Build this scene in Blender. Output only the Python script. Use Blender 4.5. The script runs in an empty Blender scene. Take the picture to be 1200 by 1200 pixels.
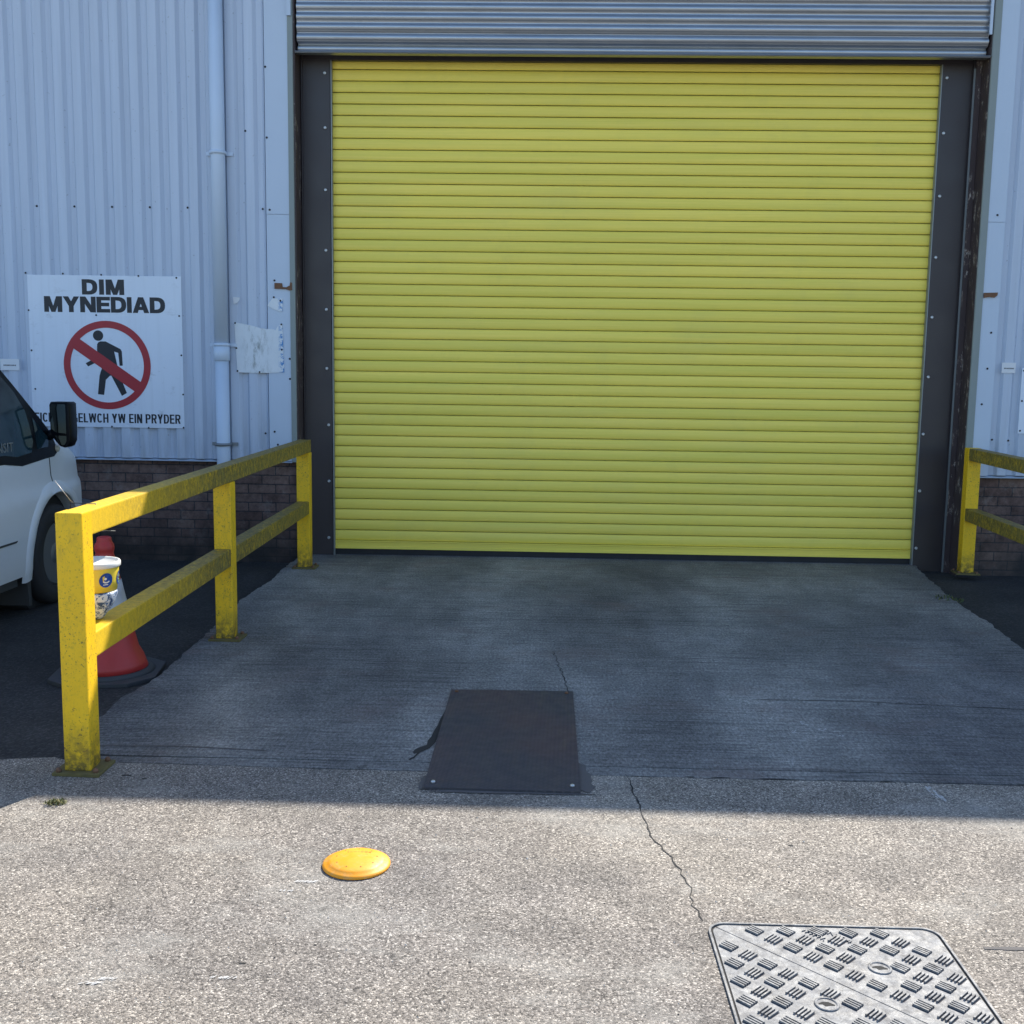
import bpy, bmesh, math, random
from mathutils import Vector, Matrix
random.seed(7)
R = math.radians
SC = bpy.context.scene
COL = SC.collection

# ------------------------------------------------------------------ camera
def make_camera():
    f, pitch, yaw, roll = 1270.53, .1277, .0238, .0143
    c, s = math.cos(yaw), math.sin(yaw)
    fw = Vector((-s*math.cos(pitch), c*math.cos(pitch), -math.sin(pitch)))
    rt = Vector((c, s, 0)); up = rt.cross(fw)
    r2 = rt*math.cos(roll)+up*math.sin(roll)
    u2 = -rt*math.sin(roll)+up*math.cos(roll)
    cd = bpy.data.cameras.new('camera'); co = bpy.data.objects.new('camera', cd); COL.objects.link(co)
    M = Matrix((( r2.x, u2.x, -fw.x), (r2.y, u2.y, -fw.y), (r2.z, u2.z, -fw.z))).to_4x4()
    M.translation = Vector((1.6962, -8.7301, 1.5342))
    co.matrix_world = M
    cd.sensor_fit = 'HORIZONTAL'; cd.sensor_width = 36; cd.lens = 36*f/1200
    cd.clip_start = .05; cd.clip_end = 2000
    SC.camera = co
make_camera()

# ------------------------------------------------------------------ light
SUN_AZ, SUN_EL = R(28), R(42.56)          # azimuth from +Y (behind the building) towards +X
W = bpy.data.worlds.new('World'); SC.world = W; W.use_nodes = True
nt = W.node_tree
sky = nt.nodes.new('ShaderNodeTexSky'); sky.sky_type = 'NISHITA'; sky.sun_disc = False
sky.sun_elevation = SUN_EL; sky.sun_rotation = SUN_AZ; sky.air_density = 1.0; sky.dust_density = .6; sky.ozone_density = 3.2
nt.links.new(sky.outputs[0], nt.nodes['Background'].inputs[0])
nt.nodes['Background'].inputs[1].default_value = .15
sl = bpy.data.lights.new('sun', 'SUN'); sl.energy = 5.0; sl.angle = R(.5); sl.color = (1, .945, .85)
so = bpy.data.objects.new('sun', sl); COL.objects.link(so)
sd = Vector((math.sin(SUN_AZ)*math.cos(SUN_EL), math.cos(SUN_AZ)*math.cos(SUN_EL), math.sin(SUN_EL)))
so.rotation_euler = sd.to_track_quat('Z', 'Y').to_euler(); so.location = (8, 10, 14)
SC.view_settings.view_transform = 'Standard'; SC.view_settings.look = 'None'
SC.view_settings.exposure = .92; SC.view_settings.gamma = 1
SC.cycles.max_bounces = 6; SC.cycles.diffuse_bounces = 4

# ------------------------------------------------------------------ material helpers
class NT:
    def __init__(s, name):
        s.m = bpy.data.materials.new(name); s.m.use_nodes = True
        s.t = s.m.node_tree; s.b = s.t.nodes['Principled BSDF']
    def n(s, typ, **kw):
        nd = s.t.nodes.new(typ)
        for k, v in kw.items():
            if k.startswith('i_'): s.put(nd, k[2:], v)
            else: setattr(nd, k, v)
        return nd
    def put(s, nd, key, v):
        if key.isdigit(): key = int(key)
        else: key = key.replace('_', ' ')
        if isinstance(v, bpy.types.NodeSocket): s.t.links.new(v, nd.inputs[key])
        else: nd.inputs[key].default_value = v
    def pos(s, scale=(1, 1, 1), rot=(0, 0, 0)):
        g = s.n('ShaderNodeNewGeometry')
        mp = s.n('ShaderNodeMapping', i_Vector=g.outputs['Position'], i_Scale=scale, i_Rotation=rot)
        return mp.outputs[0]
    def noise(s, scale, detail=4, rough=.55, vec=None, dist=0.):
        nd = s.n('ShaderNodeTexNoise', i_Scale=scale, i_Detail=detail, i_Roughness=rough, i_Distortion=dist,
                 i_Vector=vec if vec is not None else s.pos())
        return nd.outputs['Fac']
    def vor(s, scale, vec=None, feature='F1', out='Distance', rnd=1.):
        nd = s.n('ShaderNodeTexVoronoi', feature=feature, i_Scale=scale, i_Vector=vec if vec is not None else s.pos())
        if 'Randomness' in nd.inputs: nd.inputs['Randomness'].default_value = rnd
        return nd.outputs[out]
    def ramp(s, fac, stops, interp='LINEAR'):
        nd = s.n('ShaderNodeValToRGB'); nd.color_ramp.interpolation = interp
        e = nd.color_ramp.elements
        while len(e) < len(stops): e.new(.5)
        for el, (p, c) in zip(e, stops):
            el.position = p
            el.color = (c, c, c, 1) if isinstance(c, (int, float)) else (*c, 1)
        s.t.links.new(fac, nd.inputs[0]); return nd.outputs[0]
    def mix(s, fac, a, b, mode='MIX'):
        nd = s.n('ShaderNodeMix', data_type='RGBA', blend_type=mode)
        for i, v in ((0, fac), (6, a), (7, b)):
            if isinstance(v, bpy.types.NodeSocket): s.t.links.new(v, nd.inputs[i])
            elif i == 0: nd.inputs[0].default_value = v
            else: nd.inputs[i].default_value = (*v, 1) if len(v) == 3 else v
        return nd.outputs[2]
    def math(s, op, a, b=0., clamp=False):
        nd = s.n('ShaderNodeMath', operation=op, use_clamp=clamp)
        s.put(nd, '0', a); s.put(nd, '1', b); return nd.outputs[0]
    def sep(s):
        g = s.n('ShaderNodeNewGeometry'); q = s.n('ShaderNodeSeparateXYZ', i_Vector=g.outputs['Position']); return q.outputs
    def bump(s, h, strength=.3, dist=.01, prev=None):
        nd = s.n('ShaderNodeBump', i_Strength=strength, i_Distance=dist, i_Height=h)
        if prev is not None: s.t.links.new(prev, nd.inputs['Normal'])
        return nd.outputs[0]
    def out(s, base=None, rough=None, metal=None, normal=None, spec=None, coat=None):
        for k, v in (('Base Color', base), ('Roughness', rough), ('Metallic', metal), ('Normal', normal), ('Specular IOR Level', spec), ('Coat Weight', coat)):
            if v is None: continue
            if isinstance(v, bpy.types.NodeSocket): s.t.links.new(v, s.b.inputs[k])
            elif k == 'Base Color': s.b.inputs[k].default_value = (*v, 1)
            else: s.b.inputs[k].default_value = v
        return s.m

def plain(name, col, rough=.5, metal=0., var=.12, scale=9., bump=0., spec=.5):
    k = NT(name)
    n1 = k.noise(scale, 5)
    c = k.mix(n1, tuple(x*(1-var) for x in col), tuple(min(1, x*(1+var)) for x in col))
    nm = k.bump(k.noise(scale*14, 3), bump, .004) if bump else None
    return k.out(c, rough if var < .03 else k.ramp(n1, [(.3, max(0, rough-.06)), (.7, min(1, rough+.06))]), metal, nm, spec)

def mat_aggregate():
    k = NT('exposed_aggregate_concrete')
    big = k.noise(.55, 4, .6); mid = k.noise(5, 5, .6)
    cell = k.n('ShaderNodeTexVoronoi', feature='F1', i_Scale=225., i_Vector=k.pos((1, 1, 1)))
    cs = k.n('ShaderNodeSeparateColor', i_Color=cell.outputs['Color'])
    stone = k.ramp(cs.outputs[0], [(0., (.085, .079, .073)), (.2, (.175, .162, .147)), (.5, (.262, .242, .218)), (.82, (.345, .320, .286)), (1., (.66, .63, .57))])
    fine = k.noise(300, 3, .7)
    c = k.mix(.45, stone, k.ramp(fine, [(.36, .15), (.5, .40), (.64, .66)]), 'OVERLAY')
    c = k.mix(1., c, k.ramp(mid, [(.3, (.80, .79, .78)), (.7, (1.12, 1.10, 1.08))]), 'MULTIPLY')
    c = k.mix(1., c, k.ramp(big, [(.3, (.76, .76, .79)), (.5, (.96, .94, .92)), (.7, (1.18, 1.14, 1.07))]), 'MULTIPLY')
    sweep = k.noise(1., 4, .6, k.pos((1.2, 4.5, 1), (0, 0, -.6)))
    c = k.mix(1., c, k.ramp(sweep, [(.32, (.88, .87, .87)), (.68, (1.10, 1.09, 1.07))]), 'MULTIPLY')
    # pits between stones
    pit = k.ramp(k.vor(130), [(.0, 1.), (.62, 1.), (.8, .55)])
    c = k.mix(1., c, pit, 'MULTIPLY')
    worn = k.ramp(k.noise(1.3, 6, .75, k.pos((1, 1.6, 1))), [(.52, 0.), (.7, .5)])
    c = k.mix(worn, c, (.36, .345, .31))
    dirt = k.ramp(k.noise(2.1, 6, .75, k.pos((1.3, 1, 1))), [(.55, 0.), (.72, .45)])
    c = k.mix(dirt, c, (.15, .135, .115))
    # dark oil spots
    sp = k.ramp(k.noise(13, 2, .5), [(.27, .72), (.33, 1.)])
    c = k.mix(1., c, sp, 'MULTIPLY')
    h = k.math('ADD', k.math('MULTIPLY', cell.outputs['Distance'], -1.), k.math('MULTIPLY', fine, 1.2))
    nm = k.bump(h, .55, .004)
    nm = k.bump(k.noise(3.2, 3), .12, .03, nm)
    return k.out(c, .86, 0, nm, .35)

def mat_brushed():
    k = NT('brushed_concrete')
    big = k.noise(.9, 6, .7, k.pos((1.1, .55, 1))); 
    streak = k.noise(1., 6, .8, k.pos((9, 120, 1)))
    streak2 = k.noise(1., 5, .8, k.pos((1.4, 30, 1)))
    fine = k.noise(1., 5, .85, k.pos((85, 38, 1)))
    c = k.ramp(big, [(.32, (.118, .116, .113)), (.5, (.192, .187, .178)), (.68, (.30, .29, .27))])
    c = k.mix(1., c, k.ramp(streak, [(.3, .74), (.5, 1.), (.7, 1.28)]), 'MULTIPLY')
    c = k.mix(1., c, k.ramp(streak2, [(.30, .62), (.42, .98), (.5, 1.), (.70, 1.22)]), 'MULTIPLY')
    c = k.mix(1., c, k.ramp(fine, [(.34, .42), (.5, .96), (.66, 1.75)]), 'MULTIPLY')
    # tyre-darkened lanes (rubber and oil wear in front of the door)
    lane = k.noise(1.0, 4, .6, k.pos((.9, .3, 1)))
    c = k.mix(1., c, k.ramp(lane, [(.36, (.62, .62, .65)), (.58, (1.12, 1.12, 1.10))]), 'MULTIPLY')
    ln = k.noise(1., 2, .4, k.pos((.9, 34, 1)))
    lines = k.ramp(ln, [(.455, 0.), (.485, 1.), (.515, 1.), (.545, 0.)])
    ln2 = k.noise(1., 2, .4, k.pos((1.7, 62, 1)))
    lines2 = k.ramp(ln2, [(.46, 0.), (.49, 1.), (.51, 1.), (.54, 0.)])
    lm = k.ramp(k.noise(1.1, 4, .6, k.pos((.8, 1.2, 1))), [(.36, .12), (.58, .85)])
    c = k.mix(k.math('MULTIPLY', k.math('MAXIMUM', lines, k.math('MULTIPLY', lines2, .7)), lm), c, k.mix(1., c, (.52, .52, .54), 'MULTIPLY'))
    drip = k.ramp(k.noise(11, 3, .6), [(.26, .55), (.32, 1.)])
    c = k.mix(1., c, drip, 'MULTIPLY')
    pale = k.ramp(k.noise(2.3, 6, .8), [(.58, 0.), (.72, .35)])
    c = k.mix(pale, c, (.36, .35, .33))
    # reddish rust stains
    rs = k.ramp(k.noise(1.7, 4, .6, k.pos((1, 1.3, 1))), [(.55, 0.), (.72, .4)])
    c = k.mix(rs, c, (.15, .10, .09))
    h = k.math('ADD', k.math('MULTIPLY', streak, 1.), k.math('MULTIPLY', fine, .5))
    return k.out(c, .86, 0, k.bump(h, .6, .006), .3)

def mat_tarmac():
    k = NT('old_tarmac')
    cell = k.n('ShaderNodeTexVoronoi', feature='F1', i_Scale=95., i_Vector=k.pos())
    cs = k.n('ShaderNodeSeparateColor', i_Color=cell.outputs['Color'])
    c = k.ramp(cs.outputs[0], [(0, .026), (.7, .036), (1., .055)])
    c = k.mix(1., c, k.ramp(k.noise(1.4, 5, .6), [(.3, (.7, .72, .75)), (.7, (1.5, 1.45, 1.4))]), 'MULTIPLY')
    return k.out(c, .9, 0, k.bump(k.math('MULTIPLY', cell.outputs['Distance'], -1), .35, .004), .25)

def mat_cladding():
    k = NT('blue_grey_coated_steel')
    n1 = k.noise(1.3, 5, .6, k.pos((1, 1, .35))); n2 = k.noise(1., 4, .6, k.pos((14, 14, .5)))
    c = k.mix(n1, (.47, .535, .635), (.55, .615, .71))
    c = k.mix(1., c, k.ramp(n2, [(.3, .93), (.7, 1.06)]), 'MULTIPLY')
    sp = k.ramp(k.noise(34, 2, .5), [(.26, .72), (.3, 1.)])
    c = k.mix(1., c, sp, 'MULTIPLY')
    # grime washed up above the plinth
    z = k.sep()[2]
    gz = k.math('MULTIPLY', k.math('SUBTRACT', 1.35, z, True), 1.1, True)
    gr = k.math('MULTIPLY', gz, k.ramp(k.noise(1., 5, .65, k.pos((16, 16, 2.2))), [(.42, 0.), (.75, .9)]))
    c = k.mix(gr, c, (.25, .27, .28))
    return k.out(c, .5, 0, k.bump(k.noise(2.3, 3), .08, .02), .4)

def mat_brick():
    k = NT('brick_plinth')
    g = k.sep(); wb = k.math('MULTIPLY', k.math('SUBTRACT', k.noise(22, 4, .7), .5), .012)
    v = k.n('ShaderNodeCombineXYZ', i_X=k.math('ADD', g[0], wb), i_Y=k.math('ADD', g[2], wb))
    b = k.n('ShaderNodeTexBrick', i_Vector=v.outputs[0], i_Scale=1., i_Mortar_Size=.005, i_Mortar_Smooth=.3, i_Brick_Width=.225, i_Row_Height=.075, i_Bias=-.1,
            i_Color1=(.135, .088, .075, 1), i_Color2=(.21, .145, .12, 1), i_Mortar=(.062, .056, .058, 1))
    c = k.mix(1., b.outputs[0], k.ramp(k.noise(13, 7, .75), [(.3, .55), (.7, 1.5)]), 'MULTIPLY')
    soot = k.ramp(k.noise(1.1, 4, .6), [(.35, (.72, .72, .76)), (.65, (1.1, 1.08, 1.05))])
    c = k.mix(1., c, soot, 'MULTIPLY')
    # lime bloom and damp line
    bl = k.ramp(k.noise(7, 7, .8), [(.56, 0.), (.72, .40)])
    c = k.mix(bl, c, (.30, .29, .28))
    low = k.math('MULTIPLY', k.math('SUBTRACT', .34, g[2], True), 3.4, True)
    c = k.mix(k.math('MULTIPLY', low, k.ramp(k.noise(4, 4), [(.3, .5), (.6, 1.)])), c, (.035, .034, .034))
    h = k.math('ADD', k.math('MULTIPLY', b.outputs[1], -1.), k.math('MULTIPLY', k.noise(60, 3), .35))
    return k.out(c, .88, 0, k.bump(h, .7, .006), .25)

def mat_slats():
    k = NT('yellow_door_slats')
    grain = k.noise(1., 6, .7, k.pos((1.1, 1, 150))); wide = k.noise(1., 3, .6, k.pos((.6, 1, 11)))
    z = k.sep()[2]
    c = k.ramp(grain, [(.3, (.86, .70, .11)), (.5, (.93, .76, .125)), (.72, (.96, .76, .15))])
    c = k.mix(1., c, k.ramp(wide, [(.3, (.93, .95, .9)), (.7, (1.06, 1.02, 1.05))]), 'MULTIPLY')
    idx = k.math('FLOOR', k.math('MULTIPLY', k.math('SUBTRACT', z, .12), 11.325))
    wn = k.n('ShaderNodeTexWhiteNoise', noise_dimensions='1D'); k.t.links.new(idx, wn.inputs['W'])
    c = k.mix(1., c, k.ramp(wn.outputs['Value'], [(0., (.93, .94, .93)), (1., (1.03, 1.02, 1.03))]), 'MULTIPLY')
    runs = k.ramp(k.noise(1., 6, .75, k.pos((3, 1, 2.2))), [(.54, 0.), (.8, .16)])
    c = k.mix(runs, c, (.42, .38, .13))
    dz = k.ramp(k.noise(1., 4, .6, k.pos((1.4, 1, 3))), [(.5, 0.), (.8, .14)])
    c = k.mix(dz, c, (.50, .46, .20))
    return k.out(c, .5, 0, k.bump(grain, .14, .003), .35)

def mat_barrier():
    k = NT('yellow_barrier_paint')
    n = k.noise(8, 5)
    c = k.mix(n, (.80, .47, .008), (.90, .56, .012))
    speck = k.ramp(k.noise(95, 3, .65), [(.345, .85), (.40, 0.)])
    patch = k.ramp(k.noise(5, 3), [(.35, .35), (.65, 1.)])
    c = k.mix(k.math('MULTIPLY', speck, patch), c, (.10, .08, .03))
    mott = k.ramp(k.noise(46, 6, .85), [(.52, 0.), (.68, .5)])
    c = k.mix(k.math('MULTIPLY', mott, patch), c, (.20, .16, .03))
    # vertical run marks of algae on the rails
    run = k.ramp(k.noise(1., 5, .75, k.pos((40, 40, 14))), [(.50, 0.), (.70, .40)])
    far = k.ramp(k.noise(1., 3, .5, k.pos((1, 1.2, 1))), [(.35, .35), (.6, 1.)])
    c = k.mix(k.math('MULTIPLY', run, far), c, (.17, .145, .045))
    z = k.sep()[2]
    foot = k.math('MULTIPLY', k.math('SUBTRACT', .2, z, True), 5., True)
    c = k.mix(k.math('MULTIPLY', foot, k.ramp(k.noise(28, 5, .7), [(.34, 0.), (.56, 1.)])), c, (.05, .045, .022))
    sc = k.ramp(k.noise(30, 6, .8), [(.635, 0.), (.655, .9)])
    c = k.mix(sc, c, (.16, .07, .03))
    return k.out(c, .48, 0, k.bump(k.noise(110, 4, .7), .22, .003), .4)

def mat_railgrime():
    k = NT('weathered_yellow_rail_paint')
    y = k.sep()[1]
    n = k.noise(8, 5)
    c = k.mix(n, (.74, .46, .010), (.86, .55, .014))
    run = k.ramp(k.noise(1., 6, .85, k.pos((38, 38, 18))), [(.36, .12), (.52, .92)])
    # rails are mossier towards the wall
    far = k.math('MULTIPLY', k.math('ADD', y, 4.6), .6, True)
    far = k.math('ADD', k.math('MULTIPLY', far, .85), .15)
    c = k.mix(k.math('MULTIPLY', run, far), c, (.12, .095, .04))
    mott = k.ramp(k.noise(52, 5, .85), [(.48, 0.), (.58, .8)])
    c = k.mix(k.math('MULTIPLY', mott, far), c, (.05, .045, .02))
    blot = k.ramp(k.noise(19, 6, .8), [(.46, 0.), (.62, .6)])
    c = k.mix(k.math('MULTIPLY', blot, far), c, (.20, .18, .06))
    return k.out(c, .55, 0, k.bump(k.noise(90, 4, .7), .3, .004), .35)

def mat_peel():
    k = NT('peeling_brown_paint')
    c = k.mix(k.noise(7, 4), (.045, .032, .034), (.075, .052, .05))
    p = k.ramp(k.noise(1., 6, .75, k.pos((24, 24, 8))), [(.57, 0.), (.585, 1.)])
    area = k.ramp(k.noise(1., 3, .5, k.pos((2, 2, 1.1))), [(.42, 0.), (.5, 1.)])
    f = k.math('MULTIPLY', p, area)
    c = k.mix(f, c, k.ramp(k.noise(45, 3), [(.4, (.15, .11, .09)), (.62, (.38, .34, .30))]))
    return k.out(c, .6, 0, k.bump(f, -.5, .003), .4)

def mat_galv():
    k = NT('galvanised_steel')
    c = k.mix(k.noise(5, 5, .6, k.pos((.6, 1, 3))), (.30, .33, .36), (.46, .49, .52))
    return k.out(c, .38, .85, None, .5)

def mat_sign():
    k = NT('white_sign_face')
    c = k.mix(k.noise(3, 4), (.64, .71, .80), (.72, .78, .86))
    smear = k.ramp(k.noise(1., 6, .7, k.pos((9, 9, 16), (0, .3, 0))), [(.56, 0.), (.72, .55)])
    area = k.ramp(k.noise(3.2, 2), [(.45, 0.), (.6, 1.)])
    c = k.mix(k.math('MULTIPLY', smear, area), c, (.30, .33, .36))
    streak = k.ramp(k.noise(1., 5, .6, k.pos((22, 22, .9))), [(.5, 0.), (.8, .2)])
    c = k.mix(streak, c, (.40, .44, .48))
    return k.out(c, .42, 0, None, .45)

def mat_torn():
    k = NT('mouldy_white_notice')
    g = k.sep()
    c = k.mix(k.noise(14, 5), (.62, .67, .70), (.76, .79, .81))
    m = k.ramp(k.noise(1., 6, .75, k.pos((26, 26, 9))), [(.5, 0.), (.68, .8)])
    dx = k.math('SUBTRACT', 1., k.math('MULTIPLY', k.math('ABSOLUTE', k.math('ADD', g[0], .57)), 7.), True)
    c = k.mix(k.math('MULTIPLY', m, dx), c, (.12, .14, .12))
    bx = k.math('MULTIPLY', k.math('ADD', g[0], .405), 30., True)
    b = k.math('MULTIPLY', bx, k.ramp(k.noise(32, 4, .7), [(.47, 0.), (.52, 1.)]))
    c = k.mix(b, c, (.07, .24, .52))
    return k.out(c, .55)

def mat_plate():
    k = NT('rusty_tread_plate')
    c = k.mix(k.noise(2.6, 5, .6), (.046, .047, .054), (.064, .056, .060))
    c = k.mix(k.ramp(k.noise(1.5, 2), [(.45, 0.), (.62, .6)]), c, (.088, .056, .054))
    rr = k.ramp(k.noise(9, 6, .8), [(.56, 0.), (.70, .55)])
    c = k.mix(rr, c, (.085, .060, .052))
    wear = k.ramp(k.noise(1., 6, .75, k.pos((3, 14, 1), (0, 0, .5))), [(.60, 0.), (.75, .4)])
    c = k.mix(wear, c, (.13, .13, .135))
    # small raised lozenges in two directions
    v1 = k.pos((42, 95, 1), (0, 0, .8)); w = k.n('ShaderNodeTexVoronoi', feature='F1', i_Scale=1., i_Vector=v1)
    w.inputs['Randomness'].default_value = .0
    b = k.ramp(w.outputs['Distance'], [(.18, 1.), (.32, 0.)])
    c = k.mix(1., c, k.mix(b, (1, 1, 1), (1.5, 1.45, 1.4)), 'MULTIPLY')
    return k.out(c, k.ramp(k.noise(20, 4), [(.3, .6), (.7, .85)]), .0, k.bump(b, .7, .003), .3)

def mat_iron():
    k = NT('worn_cast_iron')
    n = k.noise(26, 5, .7)
    c = k.ramp(n, [(.3, (.13, .13, .132)), (.5, (.21, .21, .21)), (.7, (.31, .31, .305))])
    c = k.mix(1., c, k.ramp(k.noise(200, 3, .7), [(.3, .75), (.7, 1.2)]), 'MULTIPLY')
    g = k.n('ShaderNodeNewGeometry')
    c = k.mix(k.ramp(k.noise(7, 4, .6), [(.55, 0.), (.75, .5)]), c, (.20, .18, .155))
    c = k.mix(k.ramp(k.noise(48, 6, .85), [(.5, 0.), (.66, .6)]), c, (.055, .05, .045))
    return k.out(c, k.ramp(k.noise(33, 5, .8), [(.35, .38), (.6, .75)]), .0, k.bump(k.noise(120, 5, .8), .5, .003), .32)

def mat_pattern():
    k = NT('blue_and_white_printed_cloth')
    p = k.ramp(k.noise(36, 2, .5, dist=1.2), [(.44, (.62, .66, .70)), (.47, (.05, .13, .30)), (.52, (.60, .64, .66)), (.56, (.03, .07, .17))], 'CONSTANT')
    return k.out(p, .6)

def mat_disc():
    k = NT('dusty_orange_plastic')
    c = k.mix(k.noise(30, 4), (.80, .29, .010), (.88, .36, .015))
    c = k.mix(k.ramp(k.noise(22, 6, .8), [(.5, 0.), (.7, .5)]), c, (.62, .44, .22))
    c = k.mix(k.ramp(k.noise(140, 4, .8), [(.62, 0.), (.68, .7)]), c, (.28, .17, .06))
    return k.out(c, k.ramp(k.noise(18, 4), [(.3, .32), (.7, .6)]), 0, k.bump(k.noise(60, 5, .8), .15, .003), .4)

M = dict(
    agg=mat_aggregate(), brushed=mat_brushed(), tar=mat_tarmac(), clad=mat_cladding(), brick=mat_brick(),
    slat=mat_slats(), yellow=mat_barrier(), rail=mat_railgrime(), peel=mat_peel(), galv=mat_galv(), sign=mat_sign(), torn=mat_torn(),
    plate=mat_plate(), iron=mat_iron(), pattern=mat_pattern(),
    flange=plain('dark_brown_steel_frame', (.036, .029, .031), .45, 0., .15, 4, .1),
    trim=plain('pale_grey_flashing', (.50, .58, .68), .5, 0., .06, 3, .05),
    gtrim=plain('grey_green_corner_trim', (.235, .27, .255), .55, 0., .12, 5, .05),
    guide=plain('aluminium_guide', (.24, .26, .27), .5, .4, .08),
    pipe=plain('pale_blue_plastic_pipe', (.54, .63, .74), .42, 0., .06, 3, .04),
    dark=plain('black_rubber', (.014, .014, .016), .7),
    crack=plain('cracked_joint_dirt', (.022, .021, .020), .95),
    stain=plain('tar_stain', (.10, .092, .088), .9, 0, .3, 22, .3),
    scuff=plain('chalky_scuff', (.50, .49, .47), .9, 0, .25, 60),
    fillc=plain('joint_concrete', (.165, .162, .158), .9, 0, .3, 30, .5),
    screw=plain('black_screw_cap', (.012, .013, .02), .5),
    bolt=plain('zinc_bolt', (.52, .54, .55), .35, .7),
    rust=plain('rust', (.17, .085, .045), .85, 0, .45, 40, .4),
    footplate=plain('mossy_rusty_footplate', (.13, .105, .035), .85, 0, .5, 45, .5),
    blk=plain('sign_black', (.012, .014, .020), .5, 0, .1),
    red=plain('sign_red', (.36, .022, .03), .5, 0, .12),
    red_cone=plain('red_cone_plastic', (.42, .030, .028), .5, 0, .18, 14, .1),
    sleeve=plain('reflective_sleeve', (.50, .52, .54), .4, 0, .1),
    conebase=plain('grey_black_rubber_base', (.045, .047, .05), .75, 0, .25, 20, .2),
    orange=mat_disc(),
    orange2=plain('worn_orange_print', (.60, .22, .01), .5, 0, .1),
    white=plain('white_plastic', (.74, .74, .70), .4, 0, .05),
    tubyellow=plain('yellow_tub_plastic', (.80, .60, .06), .4, 0, .06),
    blue=plain('blue_sticker', (.015, .065, .30), .4, 0, .1),
    green=plain('green_print', (.25, .48, .22), .5),
    vanpaint=plain('silver_white_van_paint', (.66, .68, .69), .32, .0, .02, 40, 0, .4),
    vangrey=plain('grey_van_plastic', (.045, .048, .052), .55, 0, .12),
    tyre=plain('tyre_rubber', (.022, .022, .024), .8, 0, .2, 20, .2),
    rim=plain('dull_wheel_trim', (.20, .21, .22), .4, .5),
    lamp=plain('lamp_lens', (.52, .50, .42), .25),
    leaf=plain('dusty_leaf', (.12, .12, .035), .8, 0, .4, 60),
    leaf2=plain('dry_leaf', (.30, .27, .13), .85, 0, .3, 60),
    grass=plain('wall_weed_leaf', (.055, .075, .03), .8, 0, .4, 60),
    roof=plain('dark_grey_roof_sheet', (.16, .17, .18), .6),
    paper=plain('white_label', (.68, .70, .72), .5, 0, .04),
    gr0=plain('pale_grit', (.42, .40, .36), .9), gr1=plain('dark_grit', (.07, .065, .06), .9), gr2=plain('brown_grit', (.20, .16, .12), .9),
    groove=plain('slat_groove_shade', (.46, .39, .08), .7, 0, .2),  # darker yellow paints the joint shadow into the slat grooves
    pit=plain('dark_tread_gap', (.035, .033, .04), .9, 0, .3, 40),  # near-black faces between the raised tread bars
    blackgloss=plain('glossy_black_trim', (.004, .005, .008), .35, 0, .1, 9, 0, .12),
    wire=plain('dull_wire', (.35, .34, .32), .4, .7),
)
def mat_glass():
    k = NT('dark_tinted_glass')
    c = k.ramp(k.noise(2.4, 2), [(.35, (.006, .012, .018)), (.65, (.018, .045, .055))])
    m = k.out(c, .06, 0, None, .35); return m
M['glass'] = mat_glass()
def mat_mirror():
    k = NT('mirror_glass'); return k.out((.13, .17, .21), .06, 1.)
M['mirror'] = mat_mirror()

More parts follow.
